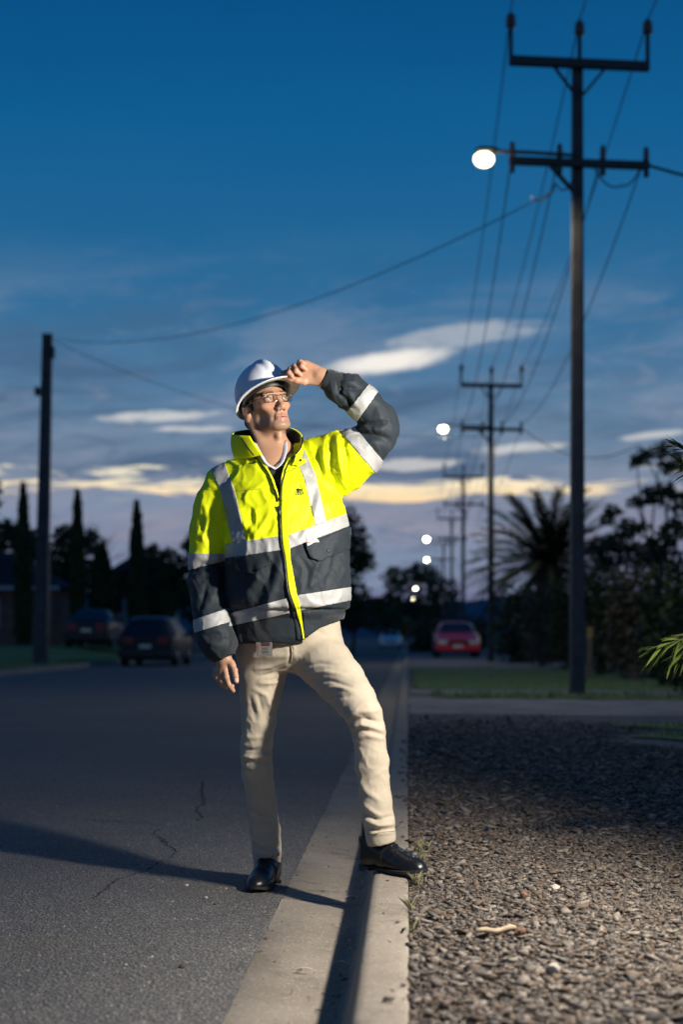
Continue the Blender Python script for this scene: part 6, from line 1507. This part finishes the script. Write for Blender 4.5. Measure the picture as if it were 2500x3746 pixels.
# ---- badge on the belt
bc = Q(968, 2372, -.142); card = mat('badge_card', (.15, .145, .135), .5); badge = MB().box((-.030, -.001, -.028), (.028, .001, .028)).build('id_badge', mat('badge_holder', (.16, .14, .12), .25), man)
badge.location = bc; badge.rotation_euler = (R(-6), R(-2), R(-8))
MB().box((-.024, -.0022, -.022), (.026, -.0012, .024)).build('card', card, badge); MB().box((-.012, -.0030, .008), (.020, -.0023, .019)).build('print_block', mat('badge_red', (.06, .015, .018), .5), badge)
MB().box((-.023, -.0030, -.008), (-.014, -.0023, .016)).build('portrait_photo', mat('badge_photo', (.22, .12, .09), .5), badge)
for i, (w_, z) in enumerate(((.024, .001), (.020, -.005), (.026, -.011), (.022, -.016))): MB().box((-.009, -.0030, z - .0010), (-.009 + w_, -.0023, z + .0010)).build('print_line', blk, badge)
MB().tube([(0, 0, .028), (0, .004, .045), (0, .01, .058)], .003, 6).build('clip', rim_m, badge, True)

# ---- shoes
leather = ground_mat('black_leather', lambda t, b, co: (b.inputs['Base Color'].__setattr__('default_value', (.007, .007, .008, 1)), b.inputs['Roughness'].__setattr__('default_value', .30), b.inputs['Specular IOR Level'].__setattr__('default_value', .5), bumpn(t, b, t.m('ADD', t.noise(co, 60, 4, .6), t.noise(co, 400, 2, .5)), .18, .003)))
sole_m = mat('rubber_sole', (.012, .011, .011), .7)
def shoe(toe, heel, zs, flipx, tilt=0.0):
    toe = np.array(toe); heel = np.array(heel); d = toe - heel; d[2] = 0; L = .292; d /= np.linalg.norm(d); sx = np.array([-d[1], d[0], 0]) * flipx
    o = np.array([heel[0], heel[1], zs]); up = np.array([0, 0, 1.0])
    d = d * math.cos(tilt) + up * math.sin(tilt); upv = np.cross(np.cross(d, up), d); upv /= np.linalg.norm(upv)
    G = lambda x, y, z: o + sx * x + d * y + upv * z
    M_ = np.stack([sx, d, upv], 1); s_ = Field()
    s_.cap(G(0, .040, .055), G(0, .034, .105), .034, .040, .02, sq=(sx, .94))
    s_.cap(G(0, .036, .038), G(-.002, .10, .045), .034, .040, .03, sq=(upv, 1.0))
    s_.ell(G(-.003, .195, .030), (.046, .088, .038), .035, 'u', M_)
    s_.ell(G(-.004, .255, .020), (.034, .037, .024), .020, 'u', M_)
    s_.cap(G(0, .070, .085), G(-.002, .175, .050), .038, .030, .030, sq=(sx, 1.0))
    c = G(0, .14, .010); s_.add(lambda p: (p - c) @ upv, c, .5, .004, 's')
    c2 = G(0, .04, .118); n2 = upv * .92 - d * .1; s_.add(lambda p: np.maximum(-((p - c2) @ n2), np.linalg.norm(p - c2, axis=1) - .1), c2, .2, .006, 's')
    lo_ = np.minimum(G(-.07, -.02, -.01), G(.07, .32, .13)); hi_ = np.maximum(G(-.07, -.02, -.01), G(.07, .32, .13)); lo_ = np.minimum(lo_, np.minimum(G(.07, -.02, 0), G(-.07, .32, 0))) - .01; hi_ = np.maximum(hi_, np.maximum(G(.07, -.02, .13), G(-.07, .32, .13))) + .01
    V, f = s_.mesh(lo_, hi_, .0034); N = vnormals(V, f); Lc = (V - o) @ M_
    D = -.0022 * np.exp(-((Lc[:, 1] - .192 + .25 * np.abs(Lc[:, 0])) / .0035) ** 2) * (Lc[:, 2] > .03) - .0016 * np.exp(-((Lc[:, 1] - .176 + .2 * np.abs(Lc[:, 0])) / .003) ** 2) * (Lc[:, 2] > .03) + .0016 * gnoise(V * 45)
    D += .0035 * ((Lc[:, 1] < .155 - .9 * np.clip(np.abs(Lc[:, 0]) - .012, 0, 1)) & (np.abs(Lc[:, 0]) > .010) & (Lc[:, 1] > .03))
    V = relax(V + N * D[:, None], f, 1, .4); sh = link('shoe', np_mesh('shoe', V, f, [leather]), man)
    def outline(g, y0=0., y1=.29):
        pts = [(.0, -.001), (.022, .006), (.032, .03), (.034, .08), (.038, .14), (.046, .19), (.044, .235), (.031, .272), (.012, .289), (-.006, .292), (-.026, .280), (-.042, .245), (-.049, .195), (-.043, .14), (-.036, .08), (-.032, .03), (-.022, .006)]
        pts = spl(pts + [pts[0]], 60)[:-1]; c = np.array([0, .145]); return [(c[0] + (x - c[0]) * g, c[1] + (y - c[1]) * (1 + (g - 1) * .35)) for x, y in pts]
    so = MB(); ol = outline(1.08); lift = lambda y: .010 * max(0, (y - .22) / .07) ** 2
    for z0, z1, g in ((.004, .0135, 1.08), ):
        b_ = [G(x, y, z0 + lift(y) + (.008 if .075 < y < .13 else 0)) for x, y in ol]; t_ = [G(x, y, z1 + lift(y)) for x, y in ol]; n = len(ol)
        so.add(b_ + t_, [(i, (i + 1) % n, n + (i + 1) % n, n + i) for i in range(n)] + [tuple(range(n - 1, -1, -1)), tuple(range(n, 2 * n))])
    so.build('sole', sole_m, sh)
    hl = [(x, min(y, .072)) for x, y in outline(1.04)]; hb_ = MB(); n = len(hl)
    hb_.add([G(x, y, .0) for x, y in hl] + [G(x, y, .012) for x, y in hl], [(i, (i + 1) % n, n + (i + 1) % n, n + i) for i in range(n)] + [tuple(range(n - 1, -1, -1)), tuple(range(n, 2 * n))]).build('heel', sole_m, sh)
    SB = BVHTree.FromPolygons([tuple(x) for x in V], [tuple(int(i) for i in q) for q in f])
    def top(x, y, off=.002):
        h_ = SB.ray_cast(Vector(G(x, y, .2)), Vector(-upv)); return (h_[0] + Vector(upv) * off) if h_[0] else Vector(G(x, y, .1))
    for yy in (.152, .137, .122, .108, .096):
        MB().tube([top(x, yy + abs(x) * .15) for x in np.linspace(-.017, .017, 7)], .0019, 5).build('lace', zipm, sh, True)
    k0 = top(0, .094, .004)
    for s in (-1, 1):
        lp = [k0, k0 + Vector(sx * s * .018 + upv * .010 + d * .006), k0 + Vector(sx * s * .040 + upv * .006 + d * .012), k0 + Vector(sx * s * .048 - upv * .010 + d * .014), k0 + Vector(sx * s * .030 - upv * .004 + d * .012), k0]
        MB().tube(spl([tuple(q) for q in lp], 22), .0018, 5).build('lace', zipm, sh, True)
        MB().tube(spl([tuple(k0), tuple(k0 + Vector(sx * s * .016 + upv * .003 + d * .016)), tuple(k0 + Vector(sx * s * .028 - upv * .014 + d * .034))], 10), .0017, 5).build('lace', zipm, sh, True)
    # sock and ankle
    MB().tube([G(0, .052, .075), G(0, .050, .125), G(0, .048, .165)], [.036, .038, .036], 20).build('sock', dark, sh, True)
    return sh
shoe((-.312, 5.15, 0), (-.262, 5.43, 0), .001, 1)
shoe((.268, 4.775, 0), (.075, 4.975, 0), .1215, -1, R(1.0))
